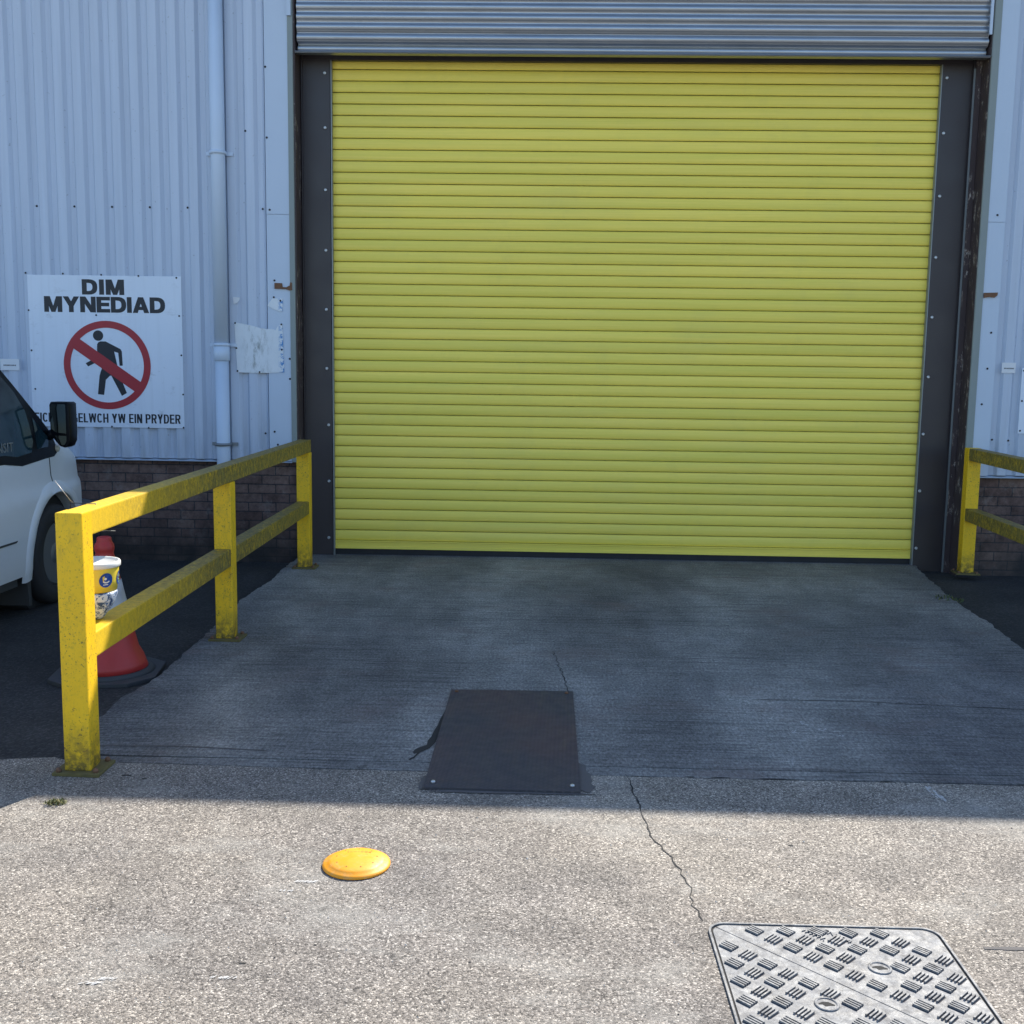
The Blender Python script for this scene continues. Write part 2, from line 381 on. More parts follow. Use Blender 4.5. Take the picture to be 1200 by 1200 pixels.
# ------------------------------------------------------------------ object helpers
def tag(o, label=None, cat=None, group=None, kind=None):
    if label: o['label'] = label
    if cat: o['category'] = cat
    if group: o['group'] = group
    if kind: o['kind'] = kind
    return o
def empty(name, loc, label, cat, group=None, rz=0.):
    o = bpy.data.objects.new(name, None); COL.objects.link(o); o.location = loc; o.rotation_euler.z = rz
    o.empty_display_size = .2
    return tag(o, label, cat, group)
class MB:
    def __init__(s): s.bm = bmesh.new()
    def face(s, vs, mi=0):
        f = s.bm.faces.new([s.bm.verts.new(v) for v in vs]); f.material_index = mi; return f
    def box(s, a, b, mi=0, bev=0.):
        x0, y0, z0 = a; x1, y1, z1 = b
        v = [s.bm.verts.new(p) for p in ((x0,y0,z0),(x1,y0,z0),(x1,y1,z0),(x0,y1,z0),(x0,y0,z1),(x1,y0,z1),(x1,y1,z1),(x0,y1,z1))]
        fs = [s.bm.faces.new([v[i] for i in q]) for q in ((0,3,2,1),(4,5,6,7),(0,1,5,4),(1,2,6,5),(2,3,7,6),(3,0,4,7))]
        for f in fs: f.material_index = mi
        if bev:
            es = list({e for f in fs for e in f.edges})
            bmesh.ops.bevel(s.bm, geom=es, offset=bev, segments=2, profile=.6, affect='EDGES')
        return s
    def prism(s, pts, axis, lo, hi, mi=0, bev=0.):
        """closed outline pts (a,b) extruded along axis from lo to hi; axis 'y': (x,z); 'z': (x,y); 'x': (y,z)"""
        def P(p, t): return {'y': (p[0], t, p[1]), 'z': (p[0], p[1], t), 'x': (t, p[0], p[1])}[axis]
        A = [s.bm.verts.new(P(p, lo)) for p in pts]; B = [s.bm.verts.new(P(p, hi)) for p in pts]
        fs = [s.bm.faces.new(A), s.bm.faces.new(B[::-1])]
        n = len(pts)
        for i in range(n): fs.append(s.bm.faces.new((A[i], B[i], B[(i+1) % n], A[(i+1) % n])))
        bmesh.ops.recalc_face_normals(s.bm, faces=fs)
        for f in fs: f.material_index = mi
        if bev:
            es = [e for e in fs[0].edges] + [e for e in fs[1].edges]
            bmesh.ops.bevel(s.bm, geom=es, offset=bev, segments=2, profile=.6, affect='EDGES')
        return s
    def tube(s, path, r, seg=16, mi=0, cap=True):
        path = [Vector(p) for p in path]; rings = []
        rs = r if isinstance(r, (list, tuple)) else [r]*len(path)
        for i, p in enumerate(path):
            d = (path[min(i+1, len(path)-1)] - path[max(i-1, 0)]).normalized()
            a = d.orthogonal().normalized() if i == 0 else (pa - d*pa.dot(d)).normalized()
            pa = a; b = d.cross(a)
            rings.append([s.bm.verts.new(p+(a*math.cos(t)+b*math.sin(t))*rs[i]) for t in [2*math.pi*j/seg for j in range(seg)]])
        for k in range(len(rings)-1):
            for j in range(seg):
                f = s.bm.faces.new((rings[k][j], rings[k][(j+1) % seg], rings[k+1][(j+1) % seg], rings[k+1][j])); f.material_index = mi; f.smooth = True
        if cap:
            for q in (rings[0][::-1], rings[-1]): f = s.bm.faces.new(q); f.material_index = mi
        return s
    def lathe(s, prof, c=(0, 0, 0), seg=40, mi=0, axis='z', squash=1.):
        rings = []
        for r, z in prof:
            ring = []
            for j in range(seg):
                t = 2*math.pi*j/seg
                if axis == 'z': p = (c[0]+r*math.cos(t), c[1]+r*math.sin(t)*squash, c[2]+z)
                elif axis == 'y': p = (c[0]+r*math.cos(t), c[1]+z, c[2]+r*math.sin(t))
                else: p = (c[0]+z, c[1]+r*math.cos(t), c[2]+r*math.sin(t))
                ring.append(s.bm.verts.new(p))
            rings.append(ring)
        for k in range(len(rings)-1):
            for j in range(seg):
                f = s.bm.faces.new((rings[k][j], rings[k][(j+1) % seg], rings[k+1][(j+1) % seg], rings[k+1][j])); f.material_index = mi; f.smooth = True
        for q in (rings[0][::-1], rings[-1]):
            if len(q) > 2: f = s.bm.faces.new(q); f.material_index = mi
        return s
    def build(s, name, mats, parent=None, smooth=None, recalc=True):
        if recalc: bmesh.ops.recalc_face_normals(s.bm, faces=s.bm.faces)
        me = bpy.data.meshes.new(name); s.bm.to_mesh(me); s.bm.free()
        for m in (mats if isinstance(mats, (list, tuple)) else [mats]): me.materials.append(m)
        if smooth is not None:
            for p in me.polygons: p.use_smooth = smooth
        o = bpy.data.objects.new(name, me); COL.objects.link(o)
        if parent is not None:
            o.parent = parent
        return o
def smooth_angle(o, ang=35):
    bm = bmesh.new(); bm.from_mesh(o.data)
    for f in bm.faces: f.smooth = True
    for e in bm.edges:
        if len(e.link_faces) == 2 and e.calc_face_angle(0) > R(ang): e.smooth = False
    bm.to_mesh(o.data); bm.free(); return o
def text_mesh(body, name, mat, parent, x0, x1, zb, zt, y, bold=.0, depth=.0015, rot=None, plane='y', ctr=None):
    """lettering on a wall: fits cap height zb..zt and width x0..x1"""
    cu = bpy.data.curves.new('lettering', 'FONT'); cu.body = body; cu.size = 1; cu.offset = bold; cu.extrude = .5; cu.resolution_u = 3
    to = bpy.data.objects.new('tmp', cu); COL.objects.link(to)
    bpy.context.view_layer.update()
    dg = bpy.context.evaluated_depsgraph_get()
    me = bpy.data.meshes.new_from_object(to.evaluated_get(dg)); bpy.data.objects.remove(to)
    xs = [v.co.x for v in me.vertices]; ys = [v.co.y for v in me.vertices]
    ax, bx, ay, by = min(xs), max(xs), min(ys), max(ys)
    for v in me.vertices:
        u = (v.co.x-ax)/(bx-ax); w = (v.co.y-ay)/(by-ay); t = v.co.z
        if plane == 'y': v.co = (x0+u*(x1-x0), y - (t+.5)*depth, zb+w*(zt-zb))
        elif plane == 'x': v.co = (y + (t+.5)*depth, x0+u*(x1-x0), zb+w*(zt-zb))
        else:  # lying on the ground, centred at ctr, turned by rot
            a = (u-.5)*(x1-x0); b = (w-.5)*(zt-zb); c, s_ = math.cos(rot), math.sin(rot)
            v.co = (ctr[0]+a*c-b*s_, ctr[1]+a*s_+b*c, y+(t+.5)*depth)
    me.materials.clear(); me.materials.append(mat); me.name = name
    o = bpy.data.objects.new(name, me); COL.objects.link(o); o.parent = parent
    return o
def ribbon(mb, pts, w, z, mi, jag=.012, step=.05, taper=True):
    """jagged thin strip following pts on the ground"""
    P = []
    for (a, b) in zip(pts[:-1], pts[1:]):
        n = max(1, int((Vector(b)-Vector(a)).length/step))
        for i in range(n): P.append(Vector(a).lerp(Vector(b), i/n))
    P.append(Vector(pts[-1])); P = [p+Vector((random.uniform(-jag, jag), random.uniform(-jag, jag)*.5)) for p in P]
    L = []; Rr = []
    for i, p in enumerate(P):
        d = (P[min(i+1, len(P)-1)]-P[max(i-1, 0)]).normalized(); nrm = Vector((-d.y, d.x))
        ww = w*random.uniform(.45, 1.4)*(.35 if taper and i in (0, len(P)-1) else 1)*.5
        L.append(mb.bm.verts.new((*(p+nrm*ww), z))); Rr.append(mb.bm.verts.new((*(p-nrm*ww), z)))
    for i in range(len(P)-1):
        f = mb.bm.faces.new((L[i], Rr[i], Rr[i+1], L[i+1])); f.material_index = mi
def blob(mb, cx, cy, rx, ry, z, mi, n=14, rot=0.):
    vs = []
    for i in range(n):
        t = 2*math.pi*i/n; q = random.uniform(.55, 1.15) if n < 30 else 1+.16*math.sin(3*t+rx*90)+.09*math.sin(7*t+ry*50)+random.uniform(-.05, .05)
        a, b = rx*q*math.cos(t), ry*q*math.sin(t)
        vs.append((cx+a*math.cos(rot)-b*math.sin(rot), cy+a*math.sin(rot)+b*math.cos(rot), z))
    mb.face(vs, mi)

# ================================================================== GROUND
g = MB(); g.face([(-60, -70, -.047), (70, -70, -.047), (70, 40, -.047), (-60, 40, -.047)])
tag(g.build('tarmac', M['tar']), kind='structure')

def jagged(a, b, step=.06, amp=.012):
    a, b = Vector(a), Vector(b); n = max(2, int((b-a).length/step)); out = []
    for i in range(n):
        p = a.lerp(b, i/n)
        if i: p += Vector((random.uniform(-amp, amp), random.uniform(-amp, amp)))
        out.append((p.x, p.y))
    return out
# forecourt slab (sunlit yard)
edge = [(-1.9, -4.72), (-.75, -4.70), (-.42, -4.69), (-.20, -4.645), (-.10, -4.685), (.6, -4.70), (1.28, -4.71), (1.9, -4.712), (3.4, -4.71), (8, -4.76)]
ol = [(-40, -62), (50, -62), (50, -4.9), (12, -4.8)]
for a, b in zip(edge[::-1][:-1], edge[::-1][1:]): ol += jagged(a, b, .07, .004)
ol += [(-1.9, -4.72), (-12, -4.78), (-40, -4.9)]
g = MB(); g.prism(ol, 'z', -.12, 0.)
# the long crack running to the manhole, marks and patches are part of the slab
ribbon(g, [(2.062, -4.72), (2.068, -4.83), (2.075, -4.962), (2.09, -5.219), (2.149, -5.442), (2.178, -5.613), (2.170, -5.73), (2.192, -5.818)], .0048, .0016, 1, .007, .028)
ribbon(g, [(2.075, -4.93), (2.082, -4.98)], .010, .0018, 1, .003, .02)
ribbon(g, [(2.20, -4.90), (2.32, -4.96), (2.46, -4.985)], .0018, .0014, 1, .006, .03)
ribbon(g, [(2.93, -5.925), (3.30, -5.918)], .017, .0016, 2, .001, .03, False)
for sx, sy, rx, ry, rt in ((.60, -6.21, .030, .004, .5), (.63, -6.19, .024, .004, .7), (3.19, -4.80, .012, .06, .15), (3.205, -4.86, .009, .035, .3), (1.02, -5.64, .040, .003, .9), (.97, -5.70, .022, .002, .9), (.92, -6.17, .035, .002, .9)):
    for k in range(16):
        blob(g, sx+random.uniform(-rx, rx)*.9, sy+random.uniform(-ry, ry)*.9, rx*random.uniform(.10, .30)+.001, ry*random.uniform(.12, .35)+.0010, .0012+.0001*k, 3, 12, rt)
for sx, sy, r in ((.95, -6.10, .008), (2.55, -5.30, .010), (1.12, -6.0, .005), (.45, -5.9, .004), (.155, -4.82, .016), (.235, -4.85, .010)):
    blob(g, sx, sy, r*1.3, r*.6, .0014, 1, 9)
tag(g.build('forecourt', [M['agg'], M['crack'], M['stain'], M['scuff']], recalc=False), kind='structure')

# loading apron between the barriers, brushed finish
left = [(-.175, -4.60), (-.215, -4.20), (-.235, -3.9), (-.19, -3.5), (-.215, -2.65), (-.24, -2.2), (-.28, -1.6), (-.25, -1.0), (-.27, -.6), (-.27, .2)]
right = [(4.83, .2), (4.80, .05), (4.74, -.3), (4.66, -.9), (4.60, -1.4), (4.58, -1.9), (4.50, -2.56), (4.52, -3.2), (4.55, -4.6)]
ol = []
for a, b in zip(left[:-1], left[1:]): ol += jagged(a, b, .05, .011)
ol += [(-.27, .2), (-.2, .2), (-.2, .9), (5.02, .9), (5.02, .245), (4.84, .245)]
for a, b in zip(right[:-1], right[1:]): ol += jagged(a, b, .05, .012)
ol += [(4.55, -4.60), (3.4, -4.606), (1.9, -4.605), (1.28, -4.604)]
g = MB(); g.prism(ol, 'z', -.12, 0.)
ribbon(g, [(1.80, -2.85), (1.823, -3.135), (1.845, -3.35), (1.86, -3.60)], .004, .0016, 1, .008, .03)
ribbon(g, [(2.75, -3.675), (3.18, -3.665), (4.0, -3.74), (4.5, -3.76)], .006, .0016, 1, .004, .05)
ribbon(g, [(2.05, -3.72), (2.5, -3.74)], .003, .0014, 1, .003, .04)
ribbon(g, [(2.6, -4.12), (3.9, -4.17), (4.5, -4.18)], .003, .0014, 1, .003, .05)
ribbon(g, [(2.9, -3.1), (4.4, -3.14)], .002, .0014, 1, .003, .05)
ribbon(g, [(-.1, -4.50), (.25, -4.49), (.62, -4.52)], .012, .0014, 2, .004, .03)
# broken corner left of the steel plate
hole = [(1.294, -3.85), (1.288, -3.98), (1.279, -4.07), (1.276, -4.15), (1.266, -4.24), (1.262, -4.31), (1.252, -4.36), (1.255, -4.41), (1.232, -4.435), (1.214, -4.462), (1.206, -4.50), (1.214, -4.52),
        (1.226, -4.508), (1.216, -4.55), (1.198, -4.585), (1.206, -4.592), (1.222, -4.562), (1.236, -4.502), (1.252, -4.478), (1.270, -4.452), (1.287, -4.38), (1.297, -4.2), (1.299, -3.95)]
g.face([(x, y, .0018) for x, y in hole], 1)
ribbon(g, [(1.20, -4.588), (1.24, -4.597), (1.295, -4.60)], .003, .0020, 1, .002, .03)
for sx, sy, rx, ry, rt in ((2.90, -4.02, .012, .030, .5), (2.96, -4.10, .022, .016, .2), (2.83, -4.14, .012, .022, .4), (3.02, -4.18, .012, .010, .2), (3.95, -.9, .12, .006, .0), (2.6, -3.0, .02, .004, 0)):
    for k in range(14):
        blob(g, sx+random.uniform(-rx, rx)*.9, sy+random.uniform(-ry, ry)*.9, rx*random.uniform(.08, .25)+.001, ry*random.uniform(.08, .25)+.0010, .0012+.0001*k, 3, 12, rt)
tag(g.build('loading_apron', [M['brushed'], M['crack'], M['stain'], M['scuff']], recalc=False), kind='structure')

# narrow concrete filler strip between apron and forecourt
top = [(-.14, -4.622), (.6, -4.610), (1.28, -4.612), (1.9, -4.612), (3.4, -4.613), (4.53, -4.607)]
bot = [(4.53, -4.704), (3.4, -4.700), (1.9, -4.704), (1.28, -4.70), (.6, -4.692), (-.05, -4.676)]
g = MB(); ol = []
for a, b in zip(top[:-1], top[1:]): ol += jagged(a, b, .06, .0022)
ol.append(top[-1])
for a, b in zip(bot[:-1], bot[1:]): ol += jagged(a, b, .06, .0035)
ol.append(bot[-1])
g.prism(ol, 'z', -.12, -.0005)
g.face([(-.12, -4.735, -.003), (4.60, -4.74, -.003), (4.60, -4.585, -.003), (-.12, -4.585, -.003)], 1)
for x, w_ in ((2.42, .05), (2.62, .06), (2.30, .02), (3.05, .03), (3.6, .05), (1.55, .04)): blob(g, x, -4.703, w_, .006, .0012, 1, 12)
tag(g.build('joint_strip', [M['brushed'], M['crack']], recalc=False), kind='structure')

# ================================================================== WAREHOUSE
wh = empty('warehouse', (0, 0, 0), 'blue grey ribbed metal warehouse on a brick plinth with a big yellow roller door', 'warehouse')
XL, XR, ZT = -16.0, 22.0, 4.90
# ribbed cladding panels
def ribs(x0, x1, z0, z1, name):
    mb = MB(); prof = []
    k0 = math.floor((x0+2.29)/.15)
    x = -2.29+k0*.15
    while x < x1:
        for dx, dy in ((0, 0), (.065, 0), (.090, .028), (.130, .028)):
            q = x+dx
            if x0 <= q <= x1: prof.append((q, dy))
        x += .15
    prof = [(x0, .028)]+prof+[(x1, .028)]
    zz = [z0, z1]
    rows = [[mb.bm.verts.new((px, py, z)) for px, py in prof] for z in zz]
    for i in range(len(prof)-1):
        mb.bm.faces.new((rows[0][i], rows[0][i+1], rows[1][i+1], rows[1][i]))
    # back sheet closes the panel
    v = [mb.bm.verts.new(p) for p in ((x0, .06, z0), (x1, .06, z0), (x1, .06, z1), (x0, .06, z1))]
    mb.bm.faces.new(v[::-1])
    mb.face([(x0, .028, z0), (x1, .028, z0), (x1, .06, z0), (x0, .06, z0)])
    return mb.build(name, M['clad'], wh, recalc=False)
tag(ribs(XL, -.482, .805, ZT, 'cladding'), 'ribbed blue grey cladding left of the door')
tag(ribs(5.29, XR, .775, ZT, 'cladding'), 'ribbed blue grey cladding right of the door')
# brick plinths
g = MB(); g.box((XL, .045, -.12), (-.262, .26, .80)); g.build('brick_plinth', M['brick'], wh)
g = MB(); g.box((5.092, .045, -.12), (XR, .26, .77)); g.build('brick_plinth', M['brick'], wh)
# drip flashings
g = MB(); g.prism([(-.012, .790), (.07, .806), (.07, .800), (-.010, .784)], 'x', XL, -.30); g.build('drip_flashing', M['trim'], wh)
g = MB(); g.prism([(-.012, .760), (.07, .776), (.07, .770), (-.010, .754)], 'x', 5.15, XR); g.build('drip_flashing', M['trim'], wh)
# flat flashing panels beside the opening
for x0, x1, zb in ((-.482, -.300, .80), (5.150, 5.285, .77)):
    g = MB(); g.box((x0, -.004, zb), (x1, .04, 2.746)); g.box((x0, -.006, 2.7485), (x1, .04, ZT)); g.build('flashing', M['trim'], wh)
# grey green corner trims
g = MB(); g.prism([(-.300, -.012), (-.262, -.012), (-.258, -.006), (-.258, .03), (-.300, .03)], 'z', .79, ZT-.1); g.build('corner_trim', M['gtrim'], wh)
g = MB(); g.prism([(5.094, -.006), (5.098, -.012), (5.150, -.012), (5.150, .03), (5.094, .03)], 'z', .76, ZT-.1); g.build('corner_trim', M['gtrim'], wh)
# reveals: peeling brown channels
g = MB(); g.box((-.2595, .0, 0), (-.246, .24, 4.7)); g.build('reveal', M['peel'], wh)
g = MB(); g.box((5.088, .0, -.06), (5.0935, .24, 4.7)); g.box((5.046, .150, -.06), (5.086, .24, 4.7)); g.build('reveal', M['peel'], wh)
# dark steel flanges that carry the door
g = MB(); g.box((-.244, .200, -.06), (-.012, .235, 4.02)); g.box((-.236, .178, -.06), (-.228, .1985, 4.02)); g.build('door_frame', M['flange'], wh)
g = MB(); g.box((4.806, .200, -.06), (5.044, .235, 4.02)); g.box((5.034, .165, -.06), (5.043, .1985, 4.02)); g.build('door_frame', M['flange'], wh)
g = MB(); g.box((-.244, .196, 3.970), (5.044, .24, 4.10)); g.build('door_lintel', M['flange'], wh)
# pale edges of the right frame
g = MB(); g.box((5.030, .158, -.06), (5.045, .164, 3.93)); g.build('frame_edge', plain('dull_steel_edge', (.16, .175, .18), .5, .2), wh)
# frame bolts
bz = (.145, .620, 1.086, 1.548, 2.024, 2.495, 2.970, 3.452, 3.870)
def bolt_mb(c, r, h=.008):
    m = MB(); m.lathe([(r, 0), (r, -h*.55), (r*.8, -h), (r*.35, -h), (r*.3, -h*.6)], c, 14, 0, 'y'); return m
proto = bolt_mb((0, 0, 0), .0125).build('bolt', M['bolt'], wh); proto.location = (-.046, .199, bz[0])
for i, z in enumerate(bz):
    for x in (-.052, 4.838):
        if i == 0 and x < 0: continue
        c = proto.copy(); COL.objects.link(c); c.parent = wh
        c.location = (x+(.012 if z < 1.2 and x < 0 else 0)-(.012 if z < 1.2 and x > 0 else 0), .199, z)
# roller door
rd_prof = []
pz, n0 = .0883, 43
zb0 = .120
def slat_curtain():
    mb = MB(); x0, x1 = -.012, 4.806
    pr = []
    for i in range(n0+1):
        z0 = zb0+i*pz
        for t, d in ((0, -.010), (.004, .0070), (.06, .0100), (.22, .0132), (.46, .0150), (.70, .0132), (.88, .0080), (.945, .0030), (.95, -.010)):
            pr.append((.262-d, z0+t*pz))
    rows = [[mb.bm.verts.new((x, y, z)) for y, z in pr] for x in (x0, x1)]
    for i in range(len(pr)-1):
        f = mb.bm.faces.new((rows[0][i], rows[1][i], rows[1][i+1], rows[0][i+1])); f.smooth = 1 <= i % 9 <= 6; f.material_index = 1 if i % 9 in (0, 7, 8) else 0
    return mb
rd = slat_curtain().build('roller_door', [M['slat'], M['groove']], wh, recalc=False)
g = MB(); g.prism([(.250, .050), (.236, .050), (.236, .066), (.244, .070), (.242, .104), (.236, .108), (.236, .116), (.262, .118), (.262, .050)], 'x', -.010, 4.804); g.build('bottom_rail', M['slat'], rd)
g = MB(); g.box((-.010, .246, -.02), (4.804, .258, .049)); g.build('rubber_seal', M['dark'], rd)
for x0, x1 in ((-.013, .002), (4.796, 4.812)):
    g = MB(); g.box((x0+(.007 if x0 < 0 else .0), .199, -.05), (x1-(.0 if x0 < 0 else .008), .243, 3.972)); g.build('side_guide', M['guide'], wh)
# galvanised shutter coil above the opening
def coil():
    mb = MB(); pr = []
    pit = .0745; zc0 = 3.982
    for i in range(11):
        zc = zc0+i*pit
        a = i*pit
        base = .02+.10*math.exp(-a/.05)*.5            # curtain curls back at its lower edge
        for t, d in ((0, .0), (.10, .002), (.22, .012), (.40, .021), (.58, .022), (.74, .014), (.86, .003), (.94, .0)):
            pr.append((base-d*.8+.0, zc+t*pit))
    rows = [[mb.bm.verts.new((x, y, z)) for y, z in pr] for x in (-.232, 5.074)]
    for i in range(len(pr)-1):
        f = mb.bm.faces.new((rows[0][i], rows[1][i], rows[1][i+1], rows[0][i+1])); f.smooth = True
    # underside of the coil
    mb.face([(-.244, .07, 3.981), (5.086, .07, 3.981), (5.086, .195, 4.01), (-.244, .195, 4.01)])
    return mb
coil().build('shutter_coil', M['galv'], wh, recalc=False)
g = MB(); g.prism([(-.004, 3.984), (.068, 3.979), (.068, 3.970), (-.006, 3.966), (-.012, 3.975)], 'x', -.243, 5.085); g.build('coil_bottom_bar', M['galv'], wh)
for x0, x1, zb in ((-.300, -.268, 4.235), (5.058, 5.078, 4.13)):
    g = MB(); g.box((x0, -.03, zb), (x1, -.0125, 4.8)); g.build('guide_plate', M['trim'], wh)
# cladding above the opening, roof and rear of the building
g = MB(); g.box((-.30, .02, 4.78), (5.15, .20, ZT)); g.build('fascia_panel', M['clad'], wh)
g = MB(); g.prism([(-.15, 4.95), (-.15, 5.095), (9, 6.85), (18.2, 5.095), (18.2, 4.95), (9, 6.70)], 'x', XL-.1, XR+.1); g.build('roof', M['roof'], wh)
g = MB()
g.box((XL, 17.9, 0), (XR, 18, 4.9)); g.box((XL, .2605, 0), (XL+.1, 17.88, 4.9)); g.box((XR-.1, .2605, 0), (XR, 17.88, 4.9))
g.box((-.9, .27, 0), (-.26, .32, 4.88)); g.box((5.10, .27, 0), (5.8, .32, 4.88)); g.box((-.3, .30, 4.1), (5.2, .33, 4.88))
g.build('rear_wall', M['clad'], wh)
g = MB(); g.tube([(XL, -.20, 4.975), (XR, -.20, 4.975)], .055, 12); g.build('gutter', M['trim'], wh)
# downpipe
g = MB(); px, py = -.842, -.062
g.tube([(px, py, 4.90), (px, py, 1.70)], .0555, 24)
g.tube([(px, py, 1.72), (px, py, 1.60), (px, py, 1.595)], [.064, .064, .056], 24)
g.tube([(px, py, 1.60), (px, py, 0.02)], .0535, 24)
dp = g.build('downpipe', M['pipe'], wh)
for z in (3.2, 1.722, .93):
    g = MB(); g.lathe([(.0575, -.012), (.066, -.012), (.066, .012), (.0575, .012)], (px, py, z), 24)
    g.box((px-.105, -.018, z-.013), (px-.055, -.004, z+.013)); g.box((px+.055, -.018, z-.013), (px+.105, -.004, z+.013))
    g.build('pipe_clip', M['guide' if z < 1 else 'pipe'], dp)
# screws (each a part, sharing one mesh)
sc0 = MB(); sc0.lathe([(.0085, 0), (.0085, -.003), (.005, -.006)], (0, 0, 0), 10, 0, 'y'); scr = sc0.build('screw', M['screw'], wh)
spots = [(-2.627+.302*k, .027, 2.795) for k in range(6)] + [(-1.095, .027, 1.035), (-.80+.02, .027, 1.04)]
spots += [(-.511, .0, 2.787), (-.455, -.006, 2.781), (-.475, -.006, 3.86), (-.47, -.006, 3.33), (-.515, .0, 1.02), (-.44, -.004, 1.035), (-.425, -.004, 2.235), (-.415, -.004, .93),
          (5.22, -.006, 2.80), (5.30, -.004, 1.06), (5.43, .0, 1.055), (5.235, -.004, 1.90), (5.225, -.004, 1.62), (5.20, -.004, 1.34), (-.74, .024, 2.42), (-.64, .0, 3.38), (-.31, -.004, 1.62), (-.31, -.004, 1.46)]
for i, p in enumerate(spots):
    if i == 0: scr.location = p; continue
    c = scr.copy(); COL.objects.link(c); c.parent = wh; c.location = p
# rusty brackets
g = MB(); g.prism([(-.424, 2.215), (-.424, 2.170), (-.34, 2.168), (-.305, 2.158), (-.283, 2.160), (-.283, 2.218), (-.298, 2.222), (-.302, 2.196), (-.33, 2.182), (-.360, 2.184), (-.364, 2.214)], 'y', -.016, -.0042)
g.build('rusty_bracket', M['rust'], wh)
g = MB(); g.prism([(5.152, 2.206), (5.262, 2.210), (5.258, 2.186), (5.236, 2.170), (5.20, 2.176), (5.154, 2.166)], 'y', -.018, -.0132); g.build('rusty_bracket', M['rust'], wh)

# ================================================================== NO ENTRY SIGN
sx = lambda u: -1.788+(u-625)*.001384
sz = lambda v: 1.548-(v-640)*.001384
sg = empty('no_entry_sign', (0, 0, 0), 'large square white no entry sign in Welsh with a struck out walking man', 'sign')
g = MB(); g.box((-2.411, -.0068, 1.050), (-1.173, -.0035, 2.257)); g.build('board', M['sign'], sg)
GL = {}
def glyph_shapes(ch, w, t):
    """closed outlines of one grotesque capital, cap height 1, width w, stem t"""
    S = []
    def V(x): S.append([(x, 0), (x+t, 0), (x+t, 1), (x, 1)])
    def Hb(y, x0=0., x1=None, th=None):
        th = th or t*.86; x1 = w if x1 is None else x1; S.append([(x0, y), (x1, y), (x1, y+th), (x0, y+th)])
    def Dg(x0, y0, x1, y1, k=1.1): S.append([(x0, y0), (x0+t*k, y0), (x1+t*k, y1), (x1, y1)])
    def Ar(cx, cy, rx, ry, a0, a1, n=14):
        th = t*.88
        for i in range(n):
            a, b = R(a0+(a1-a0)*i/n), R(a0+(a1-a0)*(i+1)/n)
            f = lambda r, q, ang: r*math.copysign(abs(q)**.8, q)
            P = lambda ang, d, e: (cx+f(rx-d, math.cos(ang), 0), cy+f(ry-e, math.sin(ang), 0))
            S.append([P(a, 0, 0), P(b, 0, 0), P(b, t, th), P(a, t, th)])
    h = t*.86
    if ch == 'I': V(0)
    elif ch == 'D': V(0); Hb(0, 0, w*.45); Hb(1-h, 0, w*.45); Ar(w*.42, .5, w*.58, .5, -90, 90)
    elif ch == 'M': V(0); V(w-t); S.append([(t*.2, 1), (t*1.25, 1), (w/2+t*.42, 0), (w/2-t*.42, 0)]); S.append([(w-t*1.25, 1), (w-t*.2, 1), (w/2+t*.42, 0), (w/2-t*.42, 0)])
    elif ch == 'N': V(0); V(w-t); S.append([(0, 1), (t*1.15, 1), (w, 0), (w-t*1.15, 0)])
    elif ch == 'Y': S.append([(0, 1), (t*1.15, 1), (w/2+t*.5, .42), (w/2-t*.5, .38)]); S.append([(w-t*1.15, 1), (w, 1), (w/2+t*.5, .38), (w/2-t*.5, .42)]); S.append([(w/2-t/2, 0), (w/2+t/2, 0), (w/2+t/2, .45), (w/2-t/2, .45)])
    elif ch == 'E': V(0); Hb(0); Hb(1-h); Hb(.5-h/2+.01, 0, w*.93)
    elif ch == 'L': V(0); Hb(0)
    elif ch == 'H': V(0); V(w-t); Hb(.5-h/2)
    elif ch == 'A': S.append([(0, 0), (t*1.05, 0), (w/2+t*.45, 1), (w/2-t*.55, 1)]); S.append([(w-t*1.05, 0), (w, 0), (w/2+t*.55, 1), (w/2-t*.45, 1)]); Hb(.19, w*.2, w*.8, h*.9)
    elif ch == 'W':
        q = w/4; S.append([(0, 1), (t, 1), (q+t*.45, 0), (q-t*.45, 0)]); S.append([(w/2-t/2, 1), (w/2+t/2, 1), (q+t*.45, 0), (q-t*.45, 0)])
        S.append([(w/2-t/2, 1), (w/2+t/2, 1), (3*q+t*.45, 0), (3*q-t*.45, 0)]); S.append([(w-t, 1), (w, 1), (3*q+t*.45, 0), (3*q-t*.45, 0)])
    elif ch == 'O': Ar(w/2, .5, w/2, .5, 0, 360, 28)
    elif ch == 'C': Ar(w/2, .5, w/2, .5, 38, 322, 24)
    elif ch == 'G': Ar(w/2, .5, w/2, .5, 38, 322, 24); Hb(.36, w*.52, w); S.append([(w-t*.9, .05), (w, .05), (w, .45), (w-t*.9, .45)])
    elif ch in 'PR':
        V(0); Hb(1-h, 0, w*.55); Hb(.42, 0, w*.55); Ar(w*.52, .71, w*.48, .29, -90, 90)
        if ch == 'R': S.append([(w-t*1.1, 0), (w, 0), (w*.72, .48), (w*.72-t, .48)])
    return S
def letters(text, widths, t, gap, x0, x1, zb, zt, y, parent, slant=0.):
    """bold cut vinyl capitals fitted to x0..x1, zb..zt"""
    tot = sum(widths[c] for c in text)+gap*(len(text)-1); k = (x1-x0)/tot; hgt = zt-zb
    mb = MB(); x = 0.; q = 0
    for c in text:
        if c != ' ':
            for sh in glyph_shapes(c, widths[c], t):
                q += 1; d = .00003*(q % 7)
                pts = [(x0+(x+a)*k, zb+b*hgt+slant*((x+a)*k)) for a, b in sh]
                mb.prism(pts, 'y', y-.0010-d, y)
        x += widths[c]+gap
    return mb.build('lettering', M['blk'], parent)
HV = dict(D=.86, I=.27, M=1.02, Y=.92, N=.88, E=.76, A=.92)
